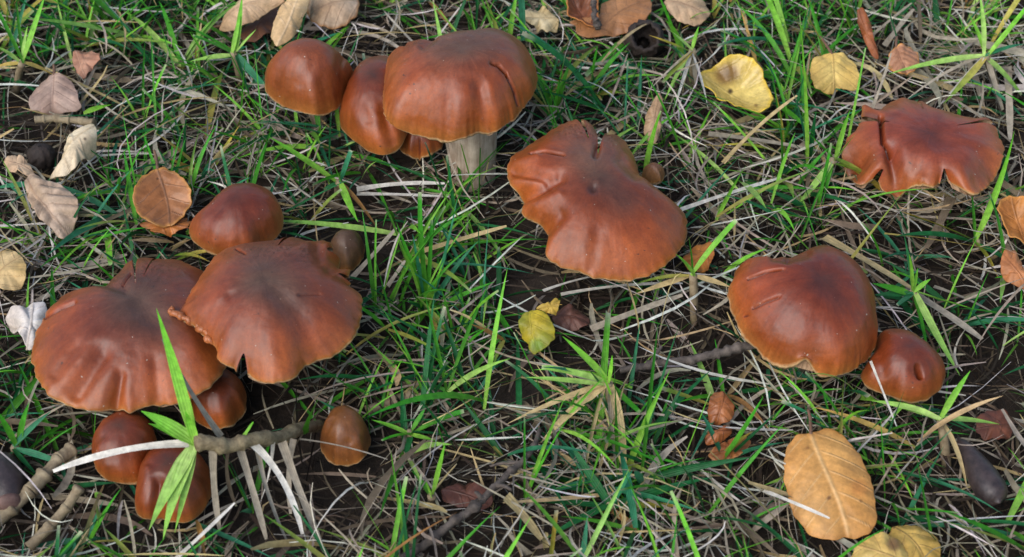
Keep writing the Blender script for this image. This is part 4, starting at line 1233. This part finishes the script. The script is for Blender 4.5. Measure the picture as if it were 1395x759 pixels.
G_SH = [
 ("bright spiky grass shoot with yellow lower blades by the grey-brown pointed leaf", (30, 86), 0.020, (22, 125), [((62, -8), 2.6, 'b'), ((22, -6), 1.6, 'g'), ((-6, 10), 2.0, 'g'), ((38, 34), 1.5, 'l'), ((-8, 62), 2.4, 'l', 0.026), ((-8, 92), 2.0, 'y', 0.018), ((76, 104), 2.2, 'y', 0.012)]),
 ("pale grass shoot with wide blades beside the long curled beige leaf", (318, 72), 0.020, None, [((330, -6), 2.6, 'b'), ((328, 18), 2.2, 'b'), ((349, 40), 2.4, 'l'), ((262, 48), 2.8, 'g', 0.024), ((258, 84), 3.0, 'l', 0.018), ((360, 118), 3.4, 'u', 0.010), ((362, 72), 1.6, 'w', 0.02), ((345, 145), 2.0, 'd', 0.008)]),
 ("yellowing grass shoot with a fringe of dead blades near the curled yellow leaf", (943, 68), 0.026, (944, 130), [((905, 36), 2.2, 'l'), ((952, 36), 2.0, 'b'), ((903, 112), 2.2, 'yg'), ((880, 128), 2.0, 's'), ((905, 138), 2.0, 'l', 0.012), ((918, 150), 1.8, 'w', 0.01), ((930, 128), 2.4, 't', 0.012), ((948, 122), 2.4, 's', 0.010), ((884, 48), 1.8, 'gy'), ((965, 150), 1.6, 'w', 0.01)]),
 ("tall narrow green shoot with bright blades beside the round yellow leaf", (1102, 226), 0.006, None, [((1097, 105), 2.8, 'b', 0.044), ((1090, 20), 2.6, 'b', 0.075), ((1078, 118), 2.4, 'u', 0.036), ((1112, 150), 2.0, 'd', 0.03), ((1070, 205), 2.0, 'd', 0.01)]),
 ("bright hooked grass shoot in front of the torn flat mushroom", (1136, 218), 0.019, (1110, 250), [((1158, 150), 2.6, 'b'), ((1166, 182), 2.0, 'b', 0.035), ((1086, 280), 3.0, 'l', 0.008), ((1060, 262), 2.2, 's', 0.008), ((1205, 262), 2.6, 'gy', 0.010), ((1262, 272), 2.6, 'gy', 0.007), ((1120, 285), 2.0, 'g', 0.008)]),
 ("star-shaped fresh green shoot between the glossy dome and broad dry straw", (1244, 398), 0.017, (1250, 420), [((1238, 345), 2.0, 'b', 0.036), ((1250, 365), 1.6, 'b', 0.028), ((1326, 421), 2.8, 'b', 0.017, 0.04), ((1308, 512), 3.2, 'l', 0.008), ((1262, 470), 3.0, 'g', 0.008), ((1188, 386), 2.6, 'g', 0.020), ((1190, 402), 2.6, 'd', 0.016), ((1268, 380), 2.0, 'b', 0.022), ((1222, 416), 2.0, 'u', 0.014)]),
 ("pale three-bladed grass shoot with tan stalk between fan and glossy mushrooms", (944, 375), 0.020, (946, 440), [((920, 346), 2.2, 'b', 0.030), ((938, 322), 1.8, 'g', 0.034), ((1003, 300), 2.4, 'b', 0.036, 0.03), ((997, 392), 2.2, 't', 0.016, 0.08), ((862, 402), 2.2, 't', 0.012), ((864, 388), 2.0, 'yg', 0.016), ((1000, 408), 1.8, 's', 0.010)]),
 ("straw-skirted grass shoot with green top amid the open straw", (829, 522), 0.022, (836, 600), [((766, 458), 2.4, 'b', 0.036), ((738, 500), 2.2, 'l', 0.028), ((716, 514), 2.2, 'l', 0.024), ((834, 484), 1.8, 'b', 0.034), ((736, 604), 3.4, 't', 0.012), ((690, 578), 2.4, 't', 0.014), ((852, 660), 3.4, 't', 0.008), ((842, 655), 2.6, 's', 0.008), ((872, 562), 2.0, 'g', 0.014), ((790, 700), 1.4, 't', 0.006), ((722, 492), 2.6, 's', 0.016)]),
 ("dense dark green tuft of upright blades in the middle of the grass", (582, 425), 0.004, None, [((572, 262), 2.0, 'g', 0.046), ((540, 303), 2.2, 'g', 0.036), ((562, 318), 1.8, 'u', 0.032), ((623, 270), 1.6, 'u', 0.042), ((652, 328), 2.0, 'u', 0.026), ((588, 300), 1.8, 'g', 0.034), ((605, 355), 1.6, 'b', 0.024), ((674, 384), 2.0, 'g', 0.02), ((556, 410), 1.8, 'd', 0.012), ((640, 440), 2.6, 'u', 0.008), ((720, 468), 2.6, 'u', 0.010), ((530, 360), 1.8, 'g', 0.02), ((552, 462), 2.2, 'g', 0.008), ((600, 470), 2.0, 'y', 0.006), ((628, 390), 1.8, 'g', 0.022)]),
 ("long bright blade shoot slanting across grass beside the row of three caps", (462, 248), 0.014, None, [((366, 186), 3.0, 'b', 0.034, 0.04), ((488, 303), 3.2, 'b', 0.010), ((478, 205), 2.4, 'u', 0.026), ((452, 215), 1.6, 'g', 0.028), ((440, 258), 2.0, 'd', 0.012), ((520, 320), 2.6, 'o', 0.006)]),
 ("forked light green shoot above the long dark acorn", (1282, 572), 0.018, (1290, 640), [((1322, 505), 2.4, 'b', 0.032), ((1362, 578), 2.4, 'l', 0.016, 0.03), ((1186, 546), 2.4, 'l', 0.016), ((1225, 556), 2.0, 'l', 0.018), ((1318, 668), 2.0, 't', 0.006), ((1246, 610), 2.0, 's', 0.008)]),
 ("wide dark green blades lying flat over straw near the large tan leaf", (830, 690), 0.008, None, [((706, 684), 3.0, 'd', 0.010), ((972, 650), 3.6, 'd', 0.014, 0.04), ((755, 592), 3.4, 'u', 0.012), ((775, 600), 3.0, 'd', 0.018), ((930, 690), 3.0, 'gy', 0.008), ((742, 735), 2.4, 'd', 0.006), ((862, 640), 2.4, 'u', 0.022), ((880, 735), 2.4, 'o', 0.004), ((800, 755), 2.2, 'd', 0.006)]),
 ("bright forked green shoot beside the dark twig", (588, 676), 0.010, None, [((606, 604), 1.8, 'b', 0.028), ((580, 655), 1.4, 'b', 0.02), ((622, 632), 1.6, 't', 0.018), ((560, 640), 2.0, 'g', 0.016)]),
 ("low bright green shoot beside the small ochre mushroom", (560, 590), 0.008, None, [((506, 572), 2.2, 'b', 0.012), ((598, 602), 2.2, 'b', 0.012), ((632, 560), 2.2, 'g', 0.014), ((520, 600), 1.8, 'g', 0.01), ((545, 640), 2.2, 'd', 0.006), ((660, 612), 2.6, 'd', 0.010), ((580, 555), 1.8, 'g', 0.014)]),
 ("dark bluish grass shoot at the knotted runner's side", (20, 610), 0.012, None, [((96, 638), 2.4, 'u', 0.010), ((62, 660), 2.2, 'd', 0.008), ((-4, 560), 2.2, 'g', 0.026), ((40, 548), 2.2, 'g', 0.026), ((-8, 640), 2.0, 'd', 0.008), ((70, 560), 2.0, 'u', 0.022)]),
 ("large pale green shoot with long side blades among pale straw", (1342, 76), 0.024, (1360, 130), [((1334, -8), 2.2, 'l'), ((1400, 8), 2.8, 'b'), ((1210, 101), 3.0, 'l', 0.018, 0.05), ((1320, 20), 2.0, 'b'), ((1285, 142), 3.0, 'yg', 0.014, 0.06), ((1396, 60), 2.0, 'u', 0.026), ((1275, 148), 2.6, 'w', 0.010, 0.06), ((1392, 130), 3.0, 'l', 0.010), ((1232, 138), 2.2, 's', 0.012), ((1366, 150), 2.6, 's', 0.006)]),
 ("shoot of dark and bright blades on the lawn between the fan and far leaves", (800, 128), 0.008, None, [((814, 62), 2.4, 'g', 0.032), ((738, 110), 2.2, 'g', 0.014), ((858, 58), 2.2, 'g', 0.028), ((770, 84), 2.0, 'u', 0.022), ((776, 112), 1.8, 'd', 0.014), ((830, 150), 2.4, 'u', 0.006), ((850, 100), 2.0, 'gy', 0.02), ((785, 150), 2.4, 'd', 0.008)]),
 ("slim upright bright blade shoot just behind the fan-shaped mushroom's notch", (878, 240), 0.008, None, [((900, 152), 2.4, 'b', 0.036), ((905, 218), 2.0, 'b', 0.016), ((925, 262), 2.0, 'u', 0.006)]),
 ("dark green shoot crossing the three small orange-brown leaves", (985, 625), 0.008, None, [((1040, 540), 2.2, 'g', 0.032, 0.02), ((955, 562), 2.4, 'u', 0.020), ((1075, 602), 3.4, 'u', 0.014), ((1025, 588), 2.0, 'gy', 0.018), ((1060, 560), 1.8, 'd', 0.022)]),
 ("green shoot by the torn flat mushroom's drooping tip", (1330, 330), 0.006, None, [((1382, 178), 2.8, 'b', 0.048, 0.03), ((1220, 322), 3.0, 'd', 0.014), ((1322, 250), 2.0, 'g', 0.020), ((1228, 288), 2.4, 'gy', 0.016), ((1400, 372), 2.4, 'd', 0.008), ((1360, 380), 2.6, 'gy', 0.004)]),
]
for i, g_ in enumerate(G_SH):
    shoot(g_[0], g_[1], g_[2], g_[3], g_[4], 100 + i)

# single broad dry blades that stand out
ST = [
 ("broad tan dry blade from the glossy dome toward the star-shaped shoot", [(1122, 322), (1250, 398)], (0.010, 0.012), 5.6, 't'),
 ("broad grey dry blade continuing past the star-shaped shoot", [(1232, 392), (1338, 462)], (0.010, 0.010), 5.0, 's'),
 ("grey dry blade crossing beneath the orange cupped leaf's straw", [(1272, 390), (1352, 425)], (0.008, 0.008), 3.4, 's'),
 ("grey-brown dry blade slanting below the torn flat mushroom", [(1296, 268), (1262, 338)], (0.012, 0.008), 4.6, 'k'),
 ("thin yellow dry stem lying straight below the torn flat mushroom", [(1205, 318), (1365, 342)], (0.012, 0.012), 1.8, 'y'),
 ("long white straw reaching from fan mushroom to hooked shoot", [(926, 286), (1064, 242)], (0.018, 0.016), 1.9, 'w'),
 ("pale tan folded dry blade below the curled yellow leaf", [(985, 222), (1086, 130)], (0.010, 0.024), 2.4, 't'),
 ("wide grey dry blade lying below the curled yellow leaf", [(965, 182), (1118, 206)], (0.010, 0.010), 3.4, 's'),
 ("pale dry blade lying under the fan-shaped mushroom's front", [(740, 396), (820, 374)], (0.014, 0.014), 2.4, 'w'),
 ("long dry blade under the fan-shaped mushroom toward the tan-stalked shoot", [(764, 401), (930, 386)], (0.012, 0.014), 2.2, 'w'),
 ("broad pale dry blade fanned below the tan-stalked shoot", [(805, 448), (930, 402)], (0.010, 0.012), 3.0, 's'),
 ("white folded dry blade in front of the big mushroom's thick stem", [(486, 258), (606, 250)], (0.010, 0.010), 2.6, 'w'),
 ("white dry blade under the folded one by the thick stem", [(486, 264), (612, 268)], (0.009, 0.009), 2.6, 'w'),
 ("grey dry blade beneath the two white ones by the thick stem", [(490, 250), (560, 276)], (0.007, 0.007), 2.4, 's'),
 ("tan dry blade arching out of the dark green middle tuft", [(575, 342), (690, 308)], (0.012, 0.018), 2.4, 't'),
 ("wide grey dry strip leaning behind the broad ruffled cap", [(480, 378), (540, 310)], (0.008, 0.012), 3.0, 's'),
 ("broken grey dry strip next to the dark green middle tuft", [(528, 390), (552, 355)], (0.010, 0.016), 3.2, 's'),
 ("long pale straw leaning over the creeping runner's dead blades", [(230, 770), (320, 685)], (0.012, 0.022), 1.6, 'w'),
 ("thin pale straw resting over the small ochre mushroom", [(408, 598), (528, 626)], (0.017, 0.015), 0.9, 's'),
 ("two-toned straw resting on the large tan leaf's side", [(1040, 668), (1130, 706)], (0.013, 0.021), 1.6, 'w'),
 ("wide dry bent blade standing beside the grey twig", [(690, 676), (738, 735)], (0.018, 0.008), 4.6, 't'),
 ("pale straw curving across the pitted mushroom's edge", [(1186, 492), (1222, 582)], (0.026, 0.012), 1.0, 'w'),
 ("broad upright grey dry blade under the large pale green shoot", [(1372, 90), (1376, 190)], (0.014, 0.006), 4.0, 's'),
 ("pinkish dry stalk leaning above the torn flat mushroom", [(1188, 148), (1214, 72)], (0.024, 0.030), 1.6, 's'),
 ("cut-edged grey dry blade above the brownish-pink round leaf", [(1205, 62), (1245, 12)], (0.012, 0.016), 2.8, 's'),
 ("second grey dry blade leaning near the brownish-pink round leaf", [(1188, 48), (1242, 4)], (0.012, 0.018), 2.4, 's'),
 ("reddish dry sheath pointing down to the brownish-pink round leaf", [(1250, -8), (1254, 58)], (0.024, 0.012), 3.4, 'k'),
]
for i, (lb, px_, z_, wd, key) in enumerate(ST):
    r = random.Random(900 + i)
    A, B = W(np.array(px_[0], float), z_[0]), W(np.array(px_[1], float), z_[1])
    cb, ct = [lin(c_) * r.uniform(0.9, 1.05) for c_ in PAL[key]]
    M_ = bez_mid(A, B, r.uniform(0.01, 0.06), r.uniform(-0.05, 0.05))
    V, Fa, cc, ac = blades(A[None], M_[None], B[None], np.array([wd * 0.001 * 0.85]), np.array([r.uniform(-0.4, 0.4)]), np.array([r.uniform(-0.4, 0.4)]), 'strip', cb[None], ct[None], S=12, fold=0.12)
    b0 = (A + B) / 2
    band(px_, z_, max(3, wd * 1.6))
    o = obj("dry_blade", mesh_np("dry_blade", V - b0, Fa, {"tint": ('FLOAT_COLOR', cc), "across": ('FLOAT', ac)}), M_STRAW, None, b0)
    tag(o, lb, "straw")

# ---------------------------------------------------------------- litter that nobody could count
mask_all = np.zeros((int(PH), int(PW)), bool)
dep_all = np.full((int(PH), int(PW)), -1.0)
yy, xx = np.mgrid[0:int(PH), 0:int(PW)]
pix = np.stack([xx + 0.5, yy + 0.5], -1).reshape(-1, 2)
for mk, p0_, n_ in OCC:
    q = on_plane(pix[mk.ravel()], p0_, n_)
    dd = np.linalg.norm(q - CAM, axis=1)
    dep_all[mk] = np.maximum(dep_all[mk], dd)
    mask_all |= mk

def keep_ok(Pts, slack, prob):
    """Pts (n,k,3): False where a blade would cover or pierce a built thing"""
    n, k, _ = Pts.shape
    px = proj(Pts.reshape(-1, 3))
    ix = px[:, 0].astype(int); iy = px[:, 1].astype(int)
    inside = (ix >= 0) & (iy >= 0) & (ix < int(PW)) & (iy < int(PH))
    bad = np.zeros(n * k, bool)
    ixc, iyc = np.clip(ix, 0, int(PW) - 1), np.clip(iy, 0, int(PH) - 1)
    d = np.linalg.norm(Pts.reshape(-1, 3) - CAM, axis=1)
    bad |= inside & mask_all[iyc, ixc] & (d < dep_all[iyc, ixc] + slack)
    bad = bad.reshape(n, k).any(1)
    bad &= rng.random(n) < prob
    for cxy, R_, zu in SOLID:
        dx = np.linalg.norm(Pts[..., :2] - cxy, axis=2)
        bad |= ((dx < R_ * 0.92) & (Pts[..., 2] > zu - 0.001)).any(1)
    return ~bad

XR, YR = (-0.40, 0.40), (-0.26, 0.50)
def density(px, blobs, base):
    v = np.full(len(px), base)
    for cx, cy, sx, sy, a in blobs:
        v = v + a * np.exp(-((px[:, 0] - cx) / sx) ** 2 - ((px[:, 1] - cy) / sy) ** 2)
    return v

GREEN = [(280, 70, 110, 110, .9), (170, 60, 90, 60, .6), (60, 40, 60, 60, .5), (190, 320, 120, 70, 1.0), (620, 400, 110, 90, 1.0), (820, 110, 90, 90, 1.1), (560, 20, 120, 30, .5), (1010, 30, 120, 40, .6),
         (1090, 180, 60, 120, .8), (860, 640, 140, 70, .9), (1230, 420, 60, 60, .5), (560, 560, 80, 70, .8), (440, 230, 70, 70, .7), (1050, 300, 120, 50, .5), (40, 560, 80, 60, .8), (1110, 560, 120, 40, .8),
         (1330, 60, 90, 60, .5), (200, 730, 120, 40, .6), (1340, 470, 60, 80, .5), (600, 330, 60, 60, .5), (1250, 620, 90, 60, .4), (130, 420, 60, 40, .4), (1180, 10, 60, 40, .6)]
HOLES = [(370, 670, 80, 70, -.75), (690, 370, 60, 50, -.6), (760, 420, 60, 35, -.6), (370, 550, 80, 35, -.8), (700, 250, 60, 50, -.3), (60, 215, 40, 40, -.5), (20, 640, 40, 40, -.4), (500, 400, 40, 60, -.3), (640, 670, 60, 40, -.3),
         (940, 500, 60, 60, -.3), (1310, 560, 60, 40, -.3)]
STRAWZ = [(1290, 150, 120, 90, .6), (1000, 230, 120, 80, .5), (680, 680, 130, 80, .5), (950, 700, 130, 60, .6), (100, 680, 120, 70, .5), (60, 350, 90, 90, .5), (180, 190, 120, 60, .4), (850, 470, 120, 60, .4), (1280, 300, 100, 80, .4), (1150, 560, 120, 60, .3)]

def scatter(n, blobs, base):
    P = np.stack([rng.uniform(*XR, n), rng.uniform(*YR, n), np.zeros(n)], -1)
    px = proj(P)
    outside = (px[:, 0] < -20) | (px[:, 0] > PW + 20) | (px[:, 1] < -20) | (px[:, 1] > PH + 20)
    d = density(px, blobs, base)
    d[outside] = base + 0.25
    return P[rng.random(n) < d]

def palette(keys, n):
    idx = rng.integers(0, len(keys), n)
    cb = np.array([lin(PAL[k][0]) for k in keys])[idx]
    ct = np.array([lin(PAL[k][1]) for k in keys])[idx]
    j = rng.uniform(0.72, 1.15, (n, 1)) * rng.uniform(0.93, 1.07, (n, 3))
    return cb * j, ct * j

def build_stuff(name, chunks, mat, label, cat):
    V, Fa, C_, A_ = [], [], [], []
    off = 0
    for v, f, c_, a_ in chunks:
        V.append(v); Fa.append(f + off); C_.append(c_); A_.append(a_)
        off += len(v)
    me = mesh_np(name, np.concatenate(V), np.concatenate(Fa), {"tint": ('FLOAT_COLOR', np.concatenate(C_)), "across": ('FLOAT', np.concatenate(A_))})
    o = obj(name, me, mat)
    tag(o, label, cat, kind="stuff")
    return o

def bez_pts(p0, p1, p2, k=6):
    t = np.linspace(0, 1, k)
    return ((1 - t) ** 2)[None, :, None] * p0[:, None] + (2 * t * (1 - t))[None, :, None] * p1[:, None] + (t ** 2)[None, :, None] * p2[:, None]

# --- dry straw: fine pieces and wider dead blades, layered
def straw_layer(n, lo, hi, w0, w1, l0, l1, keys, base, tilt, prob=0.93, blobs=STRAWZ + HOLES):
    P = scatter(n, blobs, base)
    n = len(P)
    az = rng.uniform(0, 2 * math.pi, n)
    el = rng.normal(0, tilt, n)
    L = rng.uniform(l0, l1, n)
    z = rng.uniform(lo, hi, n)
    d = np.stack([np.cos(az) * np.cos(el), np.sin(az) * np.cos(el), np.sin(el)], -1)
    mid_ = P + np.array([0, 0, 1.0]) * z[:, None]
    a, b = mid_ - d * L[:, None] / 2, mid_ + d * L[:, None] / 2
    a[:, 2] = np.maximum(a[:, 2], 0.0008); b[:, 2] = np.maximum(b[:, 2], 0.0008)
    c_ = mid_ + rng.normal(0, 0.20, (n, 3)) * L[:, None] * np.array([1, 1, 0.5])
    c_[:, 2] = np.maximum(c_[:, 2], 0.001)
    ok = keep_ok(bez_pts(a, c_, b), 0.003, prob)
    a, b, c_ = a[ok], b[ok], c_[ok]
    n = len(a)
    cb, ct = palette(keys, n)
    wd = rng.uniform(w0, w1, n)
    return blades(a, c_, b, wd, rng.uniform(-1.2, 1.2, n), rng.normal(0, 1.0, n), 'straw', cb, ct, S=5, fold=0.15)

straw = [straw_layer(26000, 0.0005, 0.007, 0.0004, 0.0012, 0.015, 0.045, ['m', 'm', 'k', 'm', 'k', 's'], 0.9, 0.12, blobs=[]),  # decayed bottom layer, its colour darkened further to deepen shade between straws
         straw_layer(25000, 0.004, 0.015, 0.0003, 0.0010, 0.015, 0.045, ['s', 's', 'w', 'w', 's', 't'], 0.42, 0.22),
         straw_layer(3600, 0.003, 0.013, 0.0012, 0.0026, 0.015, 0.04, ['s', 's', 'k', 'k', 't', 's'], 0.4, 0.18),
         straw_layer(3000, 0.008, 0.018, 0.0012, 0.0030, 0.03, 0.06, ['s', 's', 'w', 't'], 0.0, 0.25, blobs=[(1290, 140, 110, 80, .9), (1010, 210, 110, 60, .5), (980, 420, 140, 60, .4), (900, 720, 150, 40, .5), (60, 700, 90, 50, .4), (90, 350, 60, 60, .3)]),
         straw_layer(3000, 0.010, 0.019, 0.0004, 0.0009, 0.02, 0.05, ['w', 's', 's'], 0.25, 0.35, 0.96)]
build_stuff("dry_straw", straw, M_STRAW, "tangled dry grey and tan straw covering the soil", "straw")

# --- green grass: shoots of several blades and fine single blades
def shoots(n, keys, l0, l1, w0, w1, base, nb=(3, 6), stem=(0.004, 0.016), e0=0.3, e1=1.25, prob=0.97, blobs=GREEN + HOLES):
    P = scatter(n, blobs, base)
    out_a, out_c, out_b, wds, grp = [], [], [], [], []
    for p in P:
        k = rng.integers(*nb)
        hz = rng.uniform(*stem)
        off = rng.normal(0, 0.005, 2)
        hub = p + np.array([off[0], off[1], hz])
        a0 = rng.uniform(0, 6.28)
        sz = rng.uniform(0.7, 1.25)
        for j in range(k):
            az = a0 + j * (math.pi + rng.normal(0, 0.7))
            el = rng.uniform(e0, e1)
            L = rng.uniform(l0, l1) * sz
            d = np.array([math.cos(az) * math.cos(el), math.sin(az) * math.cos(el), math.sin(el)])
            a = hub + np.array([0, 0, -rng.uniform(0, 0.6) * hz])
            c_ = a + d * L * 0.55
            e2_ = el - rng.uniform(0.1, 0.9)
            d2 = np.array([math.cos(az) * math.cos(e2_), math.sin(az) * math.cos(e2_), math.sin(e2_)])
            b = c_ + d2 * L * 0.5
            b[2] = max(b[2], 0.001)
            out_a.append(a); out_c.append(c_); out_b.append(b); wds.append(rng.uniform(w0, w1) * sz)
    a, c_, b, wd = map(np.array, (out_a, out_c, out_b, wds))
    ok = keep_ok(bez_pts(a, c_, b), 0.003, prob)
    a, c_, b, wd = a[ok], c_[ok], b[ok], wd[ok]
    n = len(a)
    cb, ct = palette(keys, n)
    return blades(a, c_, b, wd, rng.normal(0, 0.5, n), rng.normal(0, 0.6, n), 'leafy', cb, ct, S=7, fold=0.2, cut=(rng.random(n) < 0.16) * rng.uniform(0.4, 0.9, n))

green = [shoots(2400, ['g', 'g', 'b', 'd', 'u', 'l', 'b', 'yg'], 0.018, 0.046, 0.0011, 0.0025, 0.07),
         shoots(4000, ['d', 'u', 'd', 'g'], 0.016, 0.042, 0.0008, 0.0019, 0.12, stem=(0.001, 0.006), e0=0.1, e1=1.0),
         shoots(4200, ['g', 'g', 'd', 'b'], 0.016, 0.040, 0.0006, 0.0013, 0.07, nb=(3, 8), stem=(0.001, 0.005), e0=0.5, e1=1.4),
         shoots(420, ['y', 'gy', 'yg', 't', 'o'], 0.014, 0.034, 0.0012, 0.0024, 0.25)]
build_stuff("grass", green, M_GREEN, "short green lawn grass growing through the straw", "grass")
